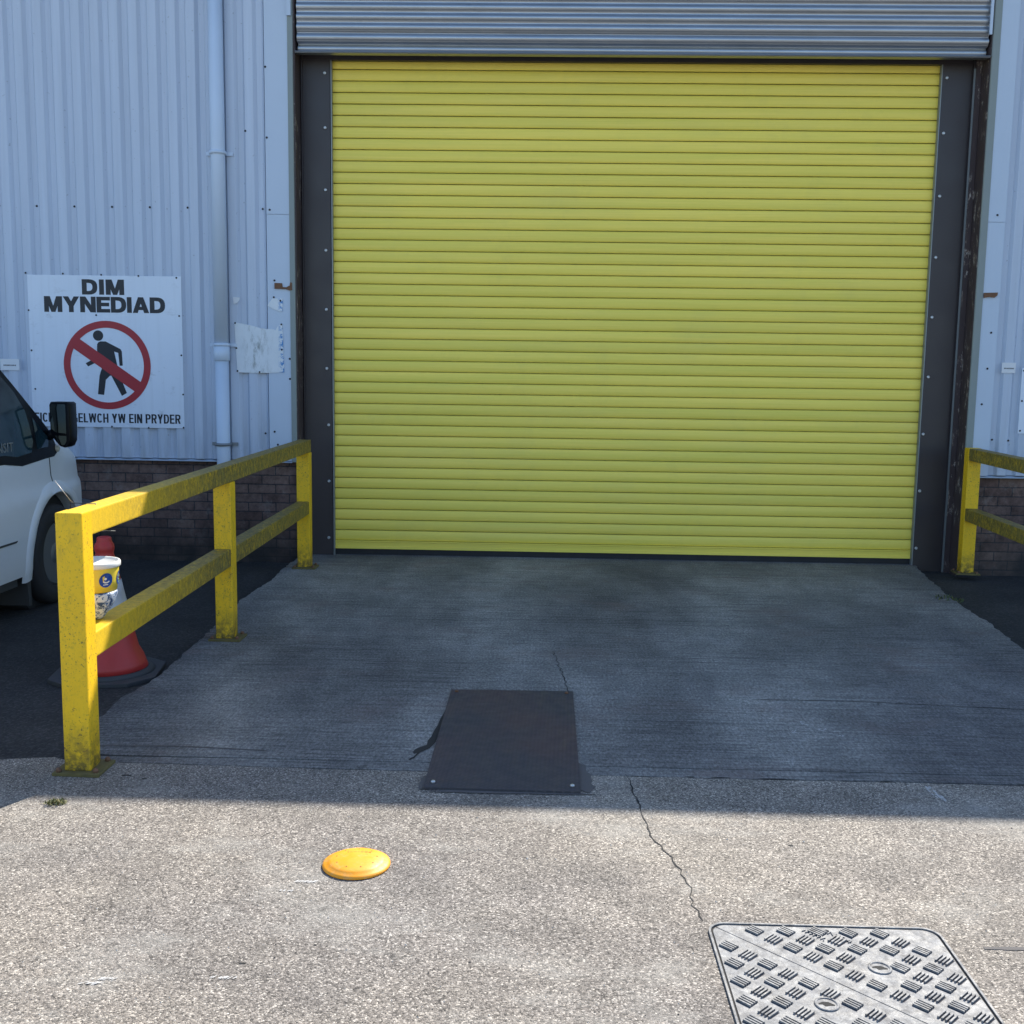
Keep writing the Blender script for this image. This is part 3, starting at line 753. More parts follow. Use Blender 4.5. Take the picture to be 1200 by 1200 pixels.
letters('DIM', HV, .27, .10, -1.972, -1.632, 2.106, 2.226, -.0070, sg)
letters('MYNEDIAD', HV, .265, .045, -2.282, -1.306, 1.966, 2.090, -.0070, sg)
CN = dict(E=.47, I=.17, C=.54, H=.54, D=.54, O=.56, G=.56, L=.44, W=.78, Y=.56, N=.54, P=.52, R=.54); CN[' '] = .18
letters('EICH DIOGELWCH YW EIN PRYDER', CN, .165, .09, -2.395, -1.204, 1.086, 1.160, -.0070, sg)
def ring_mb(cx, cz, r0, r1, ya, yb, n=72):
    m = MB()
    for k in range(n):
        a, b = 2*math.pi*k/n, 2*math.pi*(k+1)/n
        P = [(cx+r*math.cos(t), cz+r*math.sin(t)) for r, t in ((r0, a), (r1, a), (r1, b), (r0, b))]
        m.face([(x, ya, z) for x, z in P]); m.face([(x, yb, z) for x, z in P[::-1]])
        m.face([(P[1][0], ya, P[1][1]), (P[1][0], yb, P[1][1]), (P[2][0], yb, P[2][1]), (P[2][0], ya, P[2][1])])
        m.face([(P[0][0], ya, P[0][1]), (P[3][0], ya, P[3][1]), (P[3][0], yb, P[3][1]), (P[0][0], yb, P[0][1])])
    bmesh.ops.remove_doubles(m.bm, verts=m.bm.verts, dist=1e-5)
    return m
g = MB()
for poly in ([(568,552),(570,520),(578,508),(590,503),(620,503),(706,546),(713,560),(716,641),(698,642),(692,568),(668,560),(684,640),(692,700),(598,700),(590,650),(577,600)],
             [(574,575),(612,600),(545,632),(513,648),(499,630),(560,597)],
             [(590,665),(642,665),(642,697),(614,724),(601,812),(565,808),(578,700)],
             [(640,680),(694,690),(735,799),(706,816),(650,705)]):
    g.prism([(sx(u), sz(v)) for u, v in poly], 'y', -.0082-.0003*len(poly)/16, -.0070)
g.lathe([(.030*1.384, 0), (.030*1.384, -.0014)], (sx(577), -.0070, sz(470)), 28, 0, 'y')
g.build('walking_figure', M['blk'], sg)
g = ring_mb(-1.788, 1.548, .298, .353, -.0070, -.0095)
ang = math.atan2(-(765-515), 800-440)   # falls to the right
ux, uz = math.cos(ang), math.sin(ang); nx, nz = -uz, ux; hl, hw = .315, .046
c0 = (-1.788, 1.548)
g.prism([(c0[0]+ux*a+nx*b, c0[1]+uz*a+nz*b) for a, b in ((-hl, -hw), (hl, -hw), (hl, hw), (-hl, hw))], 'y', -.0092, -.0072)
g.build('prohibition_ring', M['red'], sg)
g = None
ss = sc0 = MB(); ss.lathe([(.0075, 0), (.0075, -.002), (.004, -.005)], (0, 0, 0), 10, 0, 'y'); s0 = ss.build('screw', M['screw'], sg)
for i, (u, v) in enumerate(((167,118),(384,120),(607,124),(823,128),(1043,136),(176,330),(183,560),(196,783),(1054,352),(1061,577),(1066,803),(1064,996),(858,1000),(641,996),(570,353),(212,985),(430,990))):
    o = s0 if i == 0 else s0.copy()
    if i: COL.objects.link(o); o.parent = sg
    o.location = (sx(u), -.0070, sz(v))

# torn notice and its fragments
tx = lambda u: -.751+(u-378)*.000782
tz = lambda v: 1.901-(v-487)*.000782
tn = empty('torn_notice', (0, 0, 0), 'torn mouldy white notice right of the downpipe, blue flakes on one edge', 'notice')
g = MB(); g.prism([(tx(u), tz(v)) for u, v in ((378,487),(432,492),(540,512),(640,538),(700,546),(785,552),(800,560),(826,512),(868,485),(874,595),(878,800),(884,985),(640,996),(400,992),(388,700))], 'y', -.0095, -.0062)
g.build('sheet', M['torn'], tn)
for u, v in ((386,492),(395,745),(402,978),(630,985),(860,500),(862,755)):
    o = s0.copy(); COL.objects.link(o); o.parent = tn; o.location = (tx(u), -.0097, tz(v))
g = MB(); g.prism([(tx(u), tz(v)) for u, v in ((368,230),(400,232),(440,235),(434,260),(412,288),(375,304))], 'y', -.0095, -.0062)
tag(g.build('notice_fragment', M['paper']), 'small quarter round scrap of white notice beside the downpipe', 'notice scrap')
nf = empty('notice_fragment', (0, 0, 0), 'larger crumpled corner of white notice above the torn notice, just below the rusty bracket', 'notice scrap')
g = MB(); g.prism([(tx(u), tz(v)) for u, v in ((775,240),(878,240),(875,310),(874,368),(850,372),(780,345),(720,312),(740,280))], 'y', -.0095, -.0062); g.build('sheet', M['torn'], nf)
for u, v in ((787,228),(854,262)):
    o = s0.copy(); COL.objects.link(o); o.parent = nf; o.location = (tx(u), -.0097, tz(v))

# little labels and the notice at the right edge
for (x0, x1, z0, z1, lab) in ((-2.660, -2.505, 1.497, 1.588, 'small white label on the cladding between the van and the no entry sign'),
                              (5.337, 5.445, 1.588, 1.669, 'small white label on the cladding right of the roller door')):
    t = empty('wall_label', (0, 0, 0), lab, 'label')
    g = MB(); g.box((x0, -.0065, z0), (x1, -.0035, z1), 0); g.build('card', M['paper'], t)
    g = MB(); xm = (x0+x1)/2; zm = z0+(z1-z0)*.44; w_ = (x1-x0)*.33
    x = xm-w_
    while x < xm+w_:
        q = random.uniform(.003, .008); g.box((x, -.0072, zm-.005), (x+q, -.0067, zm+.005)); x += q+.003
    g.build('small_print', M['vangrey'], t)
t = empty('notice_board', (0, 0, 0), 'white notice board at the right edge, on the cladding right of the roller door', 'notice')
g = MB(); g.box((5.497, -.0075, 1.113), (6.10, -.0035, 1.628)); g.build('board', M['sign'], t)
for p in ((5.512, 1.608), (5.512, 1.37), (5.514, 1.135), (6.085, 1.608), (6.085, 1.135)):
    o = s0.copy(); COL.objects.link(o); o.parent = t; o.location = (p[0], -.0077, p[1])

# ================================================================== BARRIERS
def barrier(name, loc, rz, posts, rails, label, tops):
    b = empty(name, loc, label, 'barrier', None, rz)
    for i, y in enumerate(posts):
        g = MB(); g.box((-.05, y-.05, .012), (.05, y+.05, tops[i]), 0, .006); p = g.build('post', M['yellow'], b)
        g = MB(); g.prism([(-.088, y-.075), (.092, y-.085), (.096, y+.078), (-.084, y+.085)], 'z', .0, .013, 0, .002); fp = g.build('base_plate', M['footplate'], p)
        for dx in (-.068, .072):
            for dy in (-.06, .062):
                g = MB(); g.lathe([(.011, 0), (.011, .010), (.006, .016)], (dx, y+dy, .0125), 6); g.build('anchor_bolt', M['rust'], p)
    for (ya, yb, z0, z1) in rails:
        g = MB(); g.box((-.047, ya, z0), (.046, yb, z1), 0, .006); g.build('rail', M['rail'], b)
    return b
# left barrier runs from the wall towards the yard
barrier('safety_barrier', (-.122, 0, 0), math.atan(.019), (-4.77, -2.70, -.42),
        [(-4.719, -.369, .9035, .9985), (-4.719, -2.751, .430, .528), (-2.649, -.471, .430, .528)],
        'long yellow steel barrier left of the roller door, its near post in the sun', (1., .9025, .9025))
barrier('safety_barrier', (5.105, -.14, 0), -math.atan(.062), (0, -2.2),
        [(-2.149, -.051, .904, .9985), (-2.149, -.051, .430, .528)],
        'yellow steel barrier right of the roller door, only its wall end in view', (1., 1.))

# ================================================================== STEEL PLATE
t = empty('cover_plate', (1.585, -4.27, 0), 'dark brown tread plate bolted over a hole in the middle of the loading apron', 'metal plate')
g = MB(); g.prism([(-.292, .628), (.297, .640), (.288, -.632), (-.294, -.624)], 'z', .0025, .011, 0, .0015); g.build('plate', M['plate'], t)
for x, y in ((-.262, .585), (.265, .595), (.258, -.585), (-.262, -.578)):
    g = MB(); g.lathe([(.009, 0), (.009, .006), (.005, .009)], (x, y, .0112), 8); g.build('bolt', M['bolt'] if y < 0 else M['rust'], t)
g = MB(); blob(g, .300, -.46, .030, .13, .0022, 0, 60); blob(g, .295, -.54, .048, .07, .0026, 0, 60); blob(g, -.295, -.56, .022, .06, .0030, 0, 40)
blob(g, 0, -.635, .30, .014, .0034, 0, 40)
g.build('bitumen_smear', M['stain'], t)

# ================================================================== ORANGE DISC
t = empty('marker_disc', (1.149, -5.52, 0), 'round orange plastic marker disc lying on the sunlit concrete', 'marker disc')
g = MB(); g.lathe([(.1045, .0010), (.1060, .004), (.1045, .0085), (.098, .0118), (.088, .0165), (.0865, .0180), (.078, .0212), (.060, .0248), (.030, .0272), (.001, .0280)], (0, 0, 0), 72); g.build('dome', M['orange'], t)
for k in range(9):
    a = 2*math.pi*k/9+.2; g = MB(); g.lathe([(.0022, 0), (.0022, .001)], (.064*math.cos(a), .064*math.sin(a), .0236), 8); g.build('pin', M['rust'], t)
g = MB()
for row, (yy, ww) in enumerate(((.034, .034), (.020, .026), (.008, .026), (-.004, .014))):
    x = -ww
    while x < ww:
        q = random.uniform(.004, .010); r_ = math.hypot(x, yy)
        zt_ = .0268-r_*.022
        g.box((x, yy, zt_-.001), (x+q, yy+random.uniform(.003, .007 if row else .011), zt_+.0008)); x += q+.0035
g.build('moulded_marks', M['orange2'], t)

# ================================================================== MANHOLE COVER
mh = empty('manhole_cover', (2.513, -6.153, 0), 'cast iron manhole cover in two triangles, alternating ribbed pads, set in the sunlit concrete', 'manhole cover')
H = .322
def rrect(hx, hy, r, n=7):
    P = []
    for cx, cy, a0 in ((hx-r, hy-r, 0), (-hx+r, hy-r, 90), (-hx+r, -hy+r, 180), (hx-r, -hy+r, 270)):
        for k in range(n+1): a = R(a0+90*k/n); P.append((cx+r*math.cos(a), cy+r*math.sin(a)))
    return P
def frame_ring(hA, rA, hB, rB, z0, z1):
    m = MB(); A, B = rrect(hA, hA, rA), rrect(hB, hB, rB); n = len(A)
    tA = [m.bm.verts.new((*p, z1)) for p in A]; tB = [m.bm.verts.new((*p, z1)) for p in B]
    bA = [m.bm.verts.new((*p, z0)) for p in A]; bB = [m.bm.verts.new((*p, z0)) for p in B]
    for i in range(n):
        j = (i+1) % n
        m.bm.faces.new((tA[i], tA[j], tB[j], tB[i])); m.bm.faces.new((tA[i], bA[i], bA[j], tA[j])); m.bm.faces.new((tB[j], bB[j], bB[i], tB[i]))
    return m
frame_ring(H, .05, H-.006, .046, -.001, .007).build('frame', M['iron'], mh)
g = MB(); g.prism(rrect(H-.006, H-.006, .046), 'z', .0015, .0022); g.build('gap', M['crack'], mh)
# two triangular lids split along the diagonal
hl_ = H-.012
full = rrect(hl_, hl_, .040)
def clip(P, sgn, off):
    out = []; F = lambda p: sgn*(p[0]+p[1])-off
    for a, b in zip(P, P[1:]+P[:1]):
        fa, fb = F(a), F(b)
        if fa >= 0: out.append(a)
        if fa*fb < 0: t_ = fa/(fa-fb); out.append((a[0]+(b[0]-a[0])*t_, a[1]+(b[1]-a[1])*t_))
    return out
up, lo = clip(full, 1, .0018), clip(full, -1, .0018)
holes = [(.098, .105), (-.085, -.068), (.20, -.2)]
def lid(outline, sgn):
    m = MB()
    m.prism(outline, 'z', .002, .0045, 0, .0008)
    for i_ in range(-8, 9):
        for j_ in range(-8, 9):
            u, v = (i_+.5)*.0610, j_*.0610               # u along the seam, v across it
            if sgn*v < .020: continue
            cx, cy = (u+v)*.70711, (-u+v)*.70711
            if abs(cx) > hl_-.026 or abs(cy) > hl_-.026: continue
            if cx > hl_-.090 and cy > hl_-.090: continue
            if any(math.hypot(cx-hx, cy-hy) < .050 for hx, hy in holes): continue
            def bar(u0, v0, u1, v1):
                P = [((a+b)*.70711, (-a+b)*.70711) for a, b in ((u+u0, v+v0), (u+u1, v+v0), (u+u1, v+v1), (u+u0, v+v1))]
                m.prism(P, 'z', .0040, .0100)
            def pit(u0, v0, u1, v1):
                P = [((a+b)*.70711, (-a+b)*.70711) for a, b in ((u+u0, v+v0), (u+u1, v+v0), (u+u1, v+v1), (u+u0, v+v1))]
                m.face([(x, y, .00485) for x, y in P], 1)
            if (i_+j_) % 2 == 1:
                for q in range(4): bar(-.0205, -.0150+q*.0092, .0205, -.0108+q*.0092)
                pit(-.0215, -.0175, .0215, .0180)
            else:
                for q in range(4): bar(-.0165+q*.0098, -.0200, -.0120+q*.0098, .0200)
                for q in range(4): pit(-.0120+q*.0098, -.0195, -.0085+q*.0098, .0195)
    return m
lid(up, 1).build('lid', [M['iron'], M['pit']], mh); lid(lo, -1).build('lid', [M['iron'], M['pit']], mh)
for hx, hy in holes[:2]:
    g = MB(); g.lathe([(.031, .0), (.0305, .0035), (.027, .0048), (.024, .0040), (.0235, .002)], (hx, hy, .0035), 32); kh = g.build('keyhole', M['iron'], mh)
    g = MB(); g.prism([(hx-.020, hy+.004), (hx-.008, hy+.010), (hx+.006, hy+.010), (hx+.020, hy-.002), (hx+.018, hy-.007), (hx+.007, hy-.007), (hx-.006, hy-.010), (hx-.010, hy-.002), (hx-.020, hy-.001)], 'z', .0052, .0058); g.build('slot', M['crack'], kh)
text_mesh('EN124', 'lettering', M['iron'], mh, 0, .085, 0, .017, .0043, .0, .0035, -math.pi/4, 'z', (.030, .262))
text_mesh('WWW.', 'lettering', M['iron'], mh, 0, .075, 0, .017, .0043, .0, .0035, -math.pi/4, 'z', (-.035, .268))

# ================================================================== TRAFFIC CONE
t = empty('traffic_cone', (-.515, -3.31, -.047), 'red traffic cone with a grey reflective sleeve, standing behind the left barrier', 'traffic cone', None, R(9))
g = MB(); b_ = .262
oct_ = [(b_, -.15), (b_, .15), (.15, b_), (-.15, b_), (-b_, .15), (-b_, -.15), (-.15, -b_), (.15, -b_)]
g.prism(oct_, 'z', .0, .022, 0, .004)
g.lathe([(.235, .021), (.215, .034), (.19, .042)], (0, 0, 0), 36)
g.build('base', M['conebase'], t)
cr = lambda z: .192-.192*(z-.04)/.86 if z > .10 else .178+.02*(.10-z)/.06
g = MB(); prof = [(cr(.04), .041), (cr(.07), .07), (cr(.10), .10)]
for k in range(1, 12): z = .10+.50*k/11; prof.append((.166-.112*(k/11)**.92, z))
prof += [(.050, .618), (.046, .630), (.044, .640), (.048, .652), (.050, .664), (.047, .684), (.039, .694), (.036, .704), (.036, .716), (.030, .722), (.026, .712)]
g.lathe(prof, (0, 0, 0), 40); g.build('cone_body', M['red_cone'], t)
g = MB()
g.lathe([(.166-.112*(k/11)**.92+.0022, .10+.50*k/11) for k in (4.6, 6, 7.5, 8.8)], (0, 0, 0), 40); g.build('reflective_sleeve', M['sleeve'], t)

# ================================================================== YELLOW TUB
t = empty('collecting_tub', (-.078, -4.50, .0), 'yellow tub with white lid and round blue stickers, wedged between the barrier rails', 'tub')
g = MB(); g.lathe([(.0885, .648), (.0945, .690), (.0985, .745), (.0990, .752)], (0, 0, 0), 48); body = g.build('tub_body', M['tubyellow'], t)
g = MB(); g.lathe([(.1025, .744), (.1055, .747), (.1055, .762), (.1020, .767), (.0965, .766), (.094, .760), (.001, .759)], (0, 0, 0), 48); g.build('lid', M['white'], t)
g = MB(); g.lathe([(.0892, .646), (.0905, .636), (.084, .610), (.062, .570), (.040, .542), (.030, .531)], (0, 0, 0), 40); g.build('patterned_cover', M['pattern'], t)
for deg in (-38, 14, -100, 118):
    a = R(deg); g = MB(); n = 28; vs = []
    for k in range(n):
        q = 2*math.pi*k/n; du = .029*math.cos(q); dz = .029*math.sin(q); z = .698+dz
        rr = .0885+.010*(z-.648)/.097+.0028; al = a+du/rr
        vs.append((rr*math.cos(al), rr*math.sin(al), z))
    g.face(vs); st = g.build('sticker', M['blue'], t)
    g = MB()
    def onskin(u, zz):
        z = .698+zz; rr = .0885+.010*(z-.648)/.097+.0040; al = a+u/rr; return (rr*math.cos(al), rr*math.sin(al), z)
    for k in range(7):
        q0, q1 = R(200+20*k), R(220+20*k)
        g.face([onskin(.016*math.cos(q0), .012*math.sin(q0)), onskin(.016*math.cos(q1), .012*math.sin(q1)), onskin(.011*math.cos(q1), .006*math.sin(q1)), onskin(.011*math.cos(q0), .006*math.sin(q0))])
    g.face([onskin(-.004+.006*math.cos(R(40*k)), .006+.005*math.sin(R(40*k))) for k in range(9)])
    g.face([onskin(-.013, -.019), onskin(.008, -.019), onskin(.008, -.0155), onskin(-.013, -.0155)])
    g.build('emblem', M['white'] if deg != 14 else M['green'], st)
g = MB(); g.box((-.044, -.122, .715), (.006, -.117, .842)); g.build('hanging_card', M['paper'], t)
g = MB(); g.box((-.010, -.1235, .72), (.006, -.1222, .78)); g.build('card_print', M['blue'], t)
# wire round the top rail
t = empty('tie_wire', (0, 0, 0), 'thin wire wrapped round the top rail of the left barrier, loose ends sticking out', 'wire')
g = MB(); xa, xb, yy = -.137, -.035, -4.553
g.tube([(xa, yy, .899), (xa, yy, 1.003), (xb, yy-.004, 1.003), (xb, yy-.004, .899), (xa, yy, .899)], .0022, 8); g.build('loop', M['blk'], t)
g = MB(); g.tube([(xb, yy, .898), (xb+.012, yy+.02, .893), (xb+.045, yy+.07, .885)], .0016, 6)
g.tube([(xb-.09, yy, 1.003), (xb-.08, yy-.05, 1.02), (xb-.12, yy-.09, 1.10)], .0016, 6); g.build('loose_end', M['wire'], t)

# ================================================================== VAN (nose to the wall, seen from behind its right shoulder)
van = empty('parked_van', (-2.47, -1.61, -.047), 'silver white panel van parked nose to the wall behind the left barrier', 'van')
HW = .97      # half width; local origin: centre line at the front axle, on the ground
def interp(tab, y):
    if y <= tab[0][0]: return tab[0][1]
    for (a, va), (b, vb) in zip(tab[:-1], tab[1:]):
        if y <= b:
            t_ = (y-a)/(b-a); return va+(vb-va)*t_
    return tab[-1][1]
top = [(-4.0, 2.02), (-3.95, 2.08), (-1.6, 2.10), (-1.30, 2.06), (-1.05, 1.93), (-.60, 1.69), (-.32, 1.46), (-.02, 1.22), (.06, 1.145), (.20, 1.10), (.40, 1.07), (.60, 1.02), (.70, .975), (.79, .90), (.85, .80), (.90, .64)]
wid = [(-4.0, .95), (-3.9, .965), (-.4, .97), (0., .965), (.20, .955), (.40, .925), (.55, .885), (.70, .82), (.80, .75), (.86, .68), (.90, .60)]
def side_x(y, z):
    """half width of the body at height z"""
    w0 = interp(wid, y)
    c = interp([(.2, -.035), (.30, -.012), (.50, .0), (.70, .0), (.76, -.004), (.79, -.022), (.88, -.030), (.97, -.032), (1.2, -.055), (1.6, -.12), (2.1, -.22)], z)
    return w0+c
def section(y):
    zt = interp(top, y); zb = .27 if y < .5 else .27+.0*(y-.5)
    P = []; nz = 26; r = min(.14, (zt-zb)*.35)
    zs = [zb+(zt-r-zb)*k/nz for k in range(nz+1)]
    for z in zs: P.append((side_x(y, z), z))
    w1 = side_x(y, zt-r)
    for k in range(1, 7):
        a = R(90*k/6); P.append((w1-r*(1-math.cos(a)), zt-r+r*math.sin(a)))
    return P
def van_body():
    ys = [-4.0, -3.97, -3.9, -3.0, -2.2]+[-1.6+.05*k for k in range(0, 52)]; ys = [y for y in ys if y < .89]+[.90]
    mb = MB(); rings = []
    for y in ys:
        S = section(y); full = [(x, z) for x, z in S]+[(-x, z) for x, z in S[::-1]]
        rings.append([mb.bm.verts.new((x, y, z)) for x, z in full])
    n = len(rings[0])
    for a, b in zip(rings[:-1], rings[1:]):
        for j in range(n): mb.bm.faces.new((a[j], b[j], b[(j+1) % n], a[(j+1) % n]))
    mb.bm.faces.new(rings[0]); mb.bm.faces.new(rings[-1][::-1])
    return mb
vb = van_body().build('body', M['vanpaint'], van); smooth_angle(vb, 40)
# wheel arches cut with booleans
cut = MB()
for y in (0., -3.1):
    for s_ in (-1, 1):
        cut.lathe([(.415, s_*.60), (.415, s_*1.10)], (0, y+.0, .335), 48, 0, 'x')
co = cut.build('tmpcut', M['dark'])
md = vb.modifiers.new('b', 'BOOLEAN'); md.operation = 'DIFFERENCE'; md.object = co; md.solver = 'EXACT'
co.location = van.location; bpy.context.view_layer.update()
dg = bpy.context.evaluated_depsgraph_get(); me = bpy.data.meshes.new_from_object(vb.evaluated_get(dg)); vb.modifiers.clear(); vb.data = me; bpy.data.objects.remove(co)
me.name = 'body'
for p in me.polygons:
    if p.material_index > 0: p.material_index = 0
smooth_angle(vb, 40)
def arch(y0, s_, name='wheel_arch'):
    """flared lip round a wheel opening"""
    mb = MB(); n = 40; rings = []
    for k in range(n+1):
        a = R(-14+208*k/n); ca, sa = math.cos(a), math.sin(a); ring = []
        for r, dx in ((.412, -.06), (.412, .006), (.420, .013), (.455, .013), (.485, .006), (.500, -.012)):
            y = y0+r*ca; z = .335+r*sa; z = max(z, .22)
            ring.append(mb.bm.verts.new((s_*(side_x(y, z)+dx), y, z)))
        rings.append(ring)
    for a, b in zip(rings[:-1], rings[1:]):
        for j in range(5): mb.bm.faces.new((a[j], a[j+1], b[j+1], b[j]))
    o = mb.build(name, M['vanpaint'], van, recalc=True); smooth_angle(o, 50); return o
for y0 in (0., -3.1):
    for s_ in (-1, 1): arch(y0, s_)
# lower dark underbody
g = MB(); g.box((-.86, -3.9, .20), (.86, .60, .34)); g.box((-.93, -2.6, .215), (.93, -.55, .272)); g.build('underbody', M['vangrey'], van)
# bumper
g = MB(); g.prism([(.945, .40), (.955, .48), (.925, .66), (.87, .80), (.74, .92), (.50, .985), (-.50, .985), (-.74, .92), (-.87, .80), (-.925, .66), (-.955, .48), (-.945, .40)], 'z', .26, .60, 0, .02); g.build('bumper', M['vangrey'], van)
def patch(pts, name, mat, off=.004, s_=1, seg=10, parent=van, y_sub=None):
    """surface patch laid over the flank: outline (y,z) triangulated and pushed to the body skin"""
    mb = MB(); f = mb.face([(0, y, z) for y, z in pts])
    bmesh.ops.triangulate(mb.bm, faces=[f]); bmesh.ops.subdivide_edges(mb.bm, edges=mb.bm.edges[:], cuts=seg, use_grid_fill=True)
    for v in mb.bm.verts: v.co.x = s_*(side_x(v.co.y, v.co.z)+off)
    ext = bmesh.ops.extrude_face_region(mb.bm, geom=mb.bm.faces[:])
    for q in ext['geom']:
        if isinstance(q, bmesh.types.BMVert): q.co.x -= s_*.012
    o = mb.build(name, mat, parent); smooth_angle(o, 40); return o
for s_ in (1, -1):
    # black surround and glazing of the cab door (outline read off the flank)
    sur = patch([(-1.28, .985), (-.66, .985), (-.44, .958), (-.10, .980), (.03, .985), (.10, 1.015), (.055, 1.10), (-.02, 1.175), (-.33, 1.42), (-.62, 1.645), (-.95, 1.83), (-1.15, 1.90), (-1.28, 1.92)], 'door_trim', M['blackgloss'], .003, s_)
    win = patch([(-1.24, 1.04), (-.66, 1.04), (-.50, 1.02), (-.30, 1.035), (-.26, 1.10), (-.30, 1.30), (-.40, 1.42), (-.63, 1.59), (-.95, 1.77), (-1.14, 1.84), (-1.24, 1.86)], 'side_window', M['glass'], .007, s_)
    patch([(-.21, 1.05), (-.05, 1.055), (-.03, 1.11), (-.22, 1.25)], 'quarter_glass', M['glass'], .007, s_)
    # side indicator
    g = MB(); g.lathe([(.026, -.01), (.024, .012), (.012, .022)], (s_*side_x(.06, 1.03), .085, 1.035), 16, 0, 'x'); g.build('side_indicator', M['lamp'], van)
    # rub strip and seams
    patch([(-2.6, .500), (-.62, .500), (-.60, .512), (-2.6, .512)], 'rub_strip', M['vangrey'], .003, s_, 3)
    patch([(-.052, .985), (-.044, .985), (-.038, .86), (-.012, .79), (-.004, .745), (-.012, .745), (-.020, .79), (-.046, .86)], 'door_seam', M['dark'], .0022, s_, 3)
    patch([(-1.300, .30), (-1.293, .30), (-1.293, 1.95), (-1.300, 1.95)], 'door_seam', M['dark'], .0022, s_, 6)
text_mesh('TRANSIT', 'lettering', M['guide'], van, -.93, -.535, 1.058, 1.115, side_x(-.7, 1.09)+.009, .0, .0015, None, 'x')
# windscreen
g = MB()
def scr_pt(u, t_):  # u across, t_ up the screen
    y = -.02-(1.03)*t_; z = interp(top, y)+.006; hw = (side_x(y, z-.14)-.13)
    return (u*hw, y, z)
grid = [[g.bm.verts.new(scr_pt(-1+2*i/8, .05+.88*j/10)) for i in range(9)] for j in range(11)]
for j in range(10):
    for i in range(8): g.bm.faces.new((grid[j][i], grid[j][i+1], grid[j+1][i+1], grid[j+1][i]))
g.build('windscreen', M['glass'], van, True)
# headlights and grille at the nose
for s_ in (1, -1):
    g = MB(); g.prism([(s_*.80, .66), (s_*.765, .79), (s_*.66, .872), (s_*.60, .87), (s_*.68, .70), (s_*.76, .62)], 'z', .62, .76, 0, .008); g.build('headlight', M['lamp'], van)
g = MB(); g.box((-.50, .86, .62), (.50, .915, .76), 0, .01); g.build('grille', M['vangrey'], van)
# wheels
def wheel(x, y, s_):
    tz_ = .335
    g = MB(); g.lathe([(.19, -.10), (.30, -.105), (.327, -.09), (.335, -.05), (.335, .05), (.327, .09), (.30, .105), (.215, .10), (.205, .07)], (x, y, tz_), 48, 0, 'x')
    w_ = g.build('wheel', M['tyre'], van)
    g = MB(); q = s_
    g.lathe([(.207, q*.085), (.200, q*.095), (.185, q*.070), (.090, q*.062), (.070, q*.085), (.030, q*.092)], (x, y, tz_), 40, 0, 'x')
    rim_ = g.build('rim', M['rim'], w_)
    g = MB()
    for k in range(8):
        a = 2*math.pi*k/8+.3; g.lathe([(.022, q*.0655), (.022, q*.074)], (x, y+.137*math.cos(a), tz_+.137*math.sin(a)), 12, 0, 'x')
    g.build('vent_holes', M['dark'], w_)
    return w_
for y in (0., -3.1):
    for s_ in (1, -1): wheel(s_*.845, y, s_)
for s_ in (1, -1):
    g = MB(); g.prism([(-.40, .06), (-.365, .055), (-.375, .28), (-.41, .34), (-.44, .34)], 'x', min(s_*.74, s_*.93), max(s_*.74, s_*.93)); g.build('mud_flap', M['vangrey'], van)
    g = MB(); g.lathe([(.42, s_*.55), (.42, s_*.86)], (0, 0., .335), 40, 0, 'x'); g.build('wheel_well', M['dark'], van)
# door mirrors
def mirror(s_):
    cx, cy = s_*1.022, -.035
    g = MB(); hw, n = .078, 0
    pts = [(-.070, .300), (.066, .300), (.080, .290), (.083, .10), (.079, .045), (.058, .010), (.030, .0), (-.005, .008), (-.035, .035), (-.066, .070), (-.080, .11), (-.083, .28)]
    z0 = 1.050
    g.prism([(cx+s_*x*.82, z0+z) for x, z in pts], 'y', cy-.035, cy+.085, 0, .012)
    mm = g.build('wing_mirror', M['blackgloss'], van); smooth_angle(mm, 50)
    g = MB(); g.prism([(cx+s_*x*.82, z0+z) for x, z in ((-.062, .285), (.048, .285), (.052, .278), (.052, .094), (-.030, .100), (-.066, .125), (-.070, .27))], 'y', cy-.0385, cy-.0355); g.build('mirror_glass', M['mirror'], mm)
    g = MB(); g.prism([(cx+s_*x*.82, z0+z) for x, z in ((-.040, .080), (.052, .078), (.052, .045), (.038, .022), (.015, .016), (-.01, .028))], 'y', cy-.0385, cy-.0355); g.build('lower_mirror_glass', M['mirror'], mm)
    g = MB(); g.tube([(cx-s_*.045, cy+.03, z0+.10), (s_*(side_x(.0, 1.1)-.03), cy+.02, z0+.065)], [.030, .036], 12); g.build('mirror_arm', M['blackgloss'], mm)
mirror(1); mirror(-1)
g = MB(); g.box((-.80, -4.02, .5), (.80, -3.999, 1.85), 0, .006); g.build('rear_doors', M['vanpaint'], van)

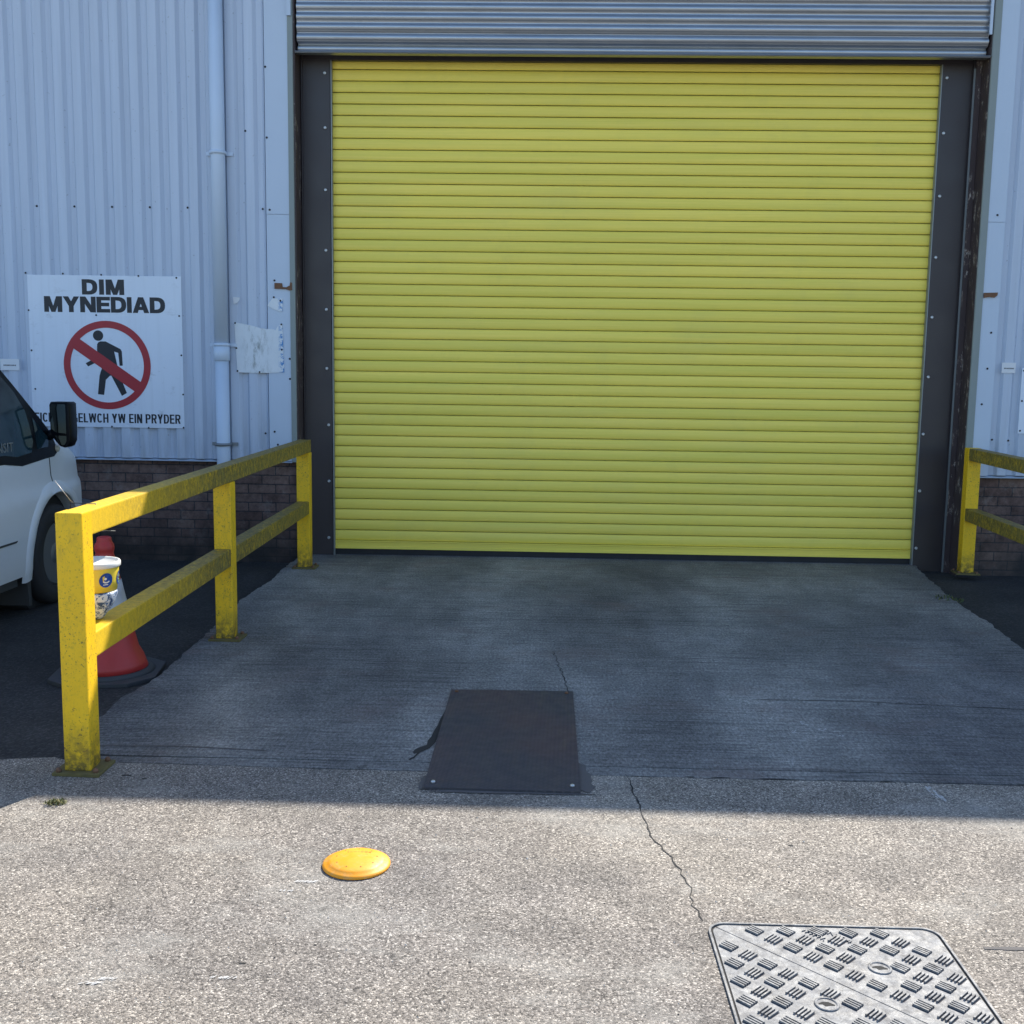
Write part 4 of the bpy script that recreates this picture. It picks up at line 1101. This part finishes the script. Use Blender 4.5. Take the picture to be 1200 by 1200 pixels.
# ================================================================== WEEDS
def weed(name, loc, label, rx, ry, h, n, mats):
    w_ = empty(name, loc, label, 'weed')
    mb = MB()
    for k in range(n):
        a = random.uniform(0, 6.28); q = random.random()**.6; x, y = rx*q*math.cos(a), ry*q*math.sin(a)
        L = random.uniform(.5, 1.)*h; ww = L*random.uniform(.25, .5); a2 = random.uniform(0, 6.28); til = random.uniform(.2, 1.2)
        d = Vector((math.cos(a2)*math.sin(til), math.sin(a2)*math.sin(til), math.cos(til))); sd_ = Vector((-math.sin(a2), math.cos(a2), 0))
        p = Vector((x, y, .001))
        f = mb.face([p, p+d*L*.5+sd_*ww*.5, p+d*L, p+d*L*.5-sd_*ww*.5], random.choice((0, 0, 1)))
    mb.build('leaves', mats, w_, recalc=False)
    mb = MB()
    for k in range(5):
        a = random.uniform(0, 6.28); mb.tube([(0, 0, 0), (rx*.4*math.cos(a), ry*.4*math.sin(a), h*.5)], .0012, 5)
    mb.build('stems', mats[0], w_)
weed('weed', (.012, -5.10, 0), 'small dusty tuft of weed on the sunlit concrete in front of the near barrier post', .036, .026, .018, 170, [M['leaf'], M['leaf2']])
weed('weed', (4.60, -1.15, -.02), 'straggly green weed at the right edge of the loading apron', .10, .10, .05, 90, [M['grass'], M['leaf']])

# ================================================================== LOOSE GRIT on the yard
mb = MB()
for k in range(1500):
    x = random.uniform(.3, 3.4); y = random.uniform(-6.5, -4.75)
    if abs(x-2.513) < .35 and y < -5.8: continue
    if math.hypot(x-1.149, y+5.52) < .115: continue
    r = random.uniform(.0010, .0026)*(1.6 if random.random() < .05 else 1); q = random.random()
    mi = 0 if q < .45 else (1 if q < .8 else 2); a0 = random.uniform(0, 6)
    low = [mb.bm.verts.new((x+r*math.cos(a0+t)*random.uniform(.7, 1.3), y+r*math.sin(a0+t)*random.uniform(.7, 1.3), .0002)) for t in (0, 1.3, 2.5, 3.8, 5.0)]
    tip = mb.bm.verts.new((x+random.uniform(-.3, .3)*r, y, r*random.uniform(.8, 1.3)))
    for i in range(5):
        f = mb.bm.faces.new((low[i], low[(i+1) % 5], tip)); f.material_index = mi
tag(mb.build('grit', [M['gr0'], M['gr1'], M['gr2']], recalc=False), kind='stuff')
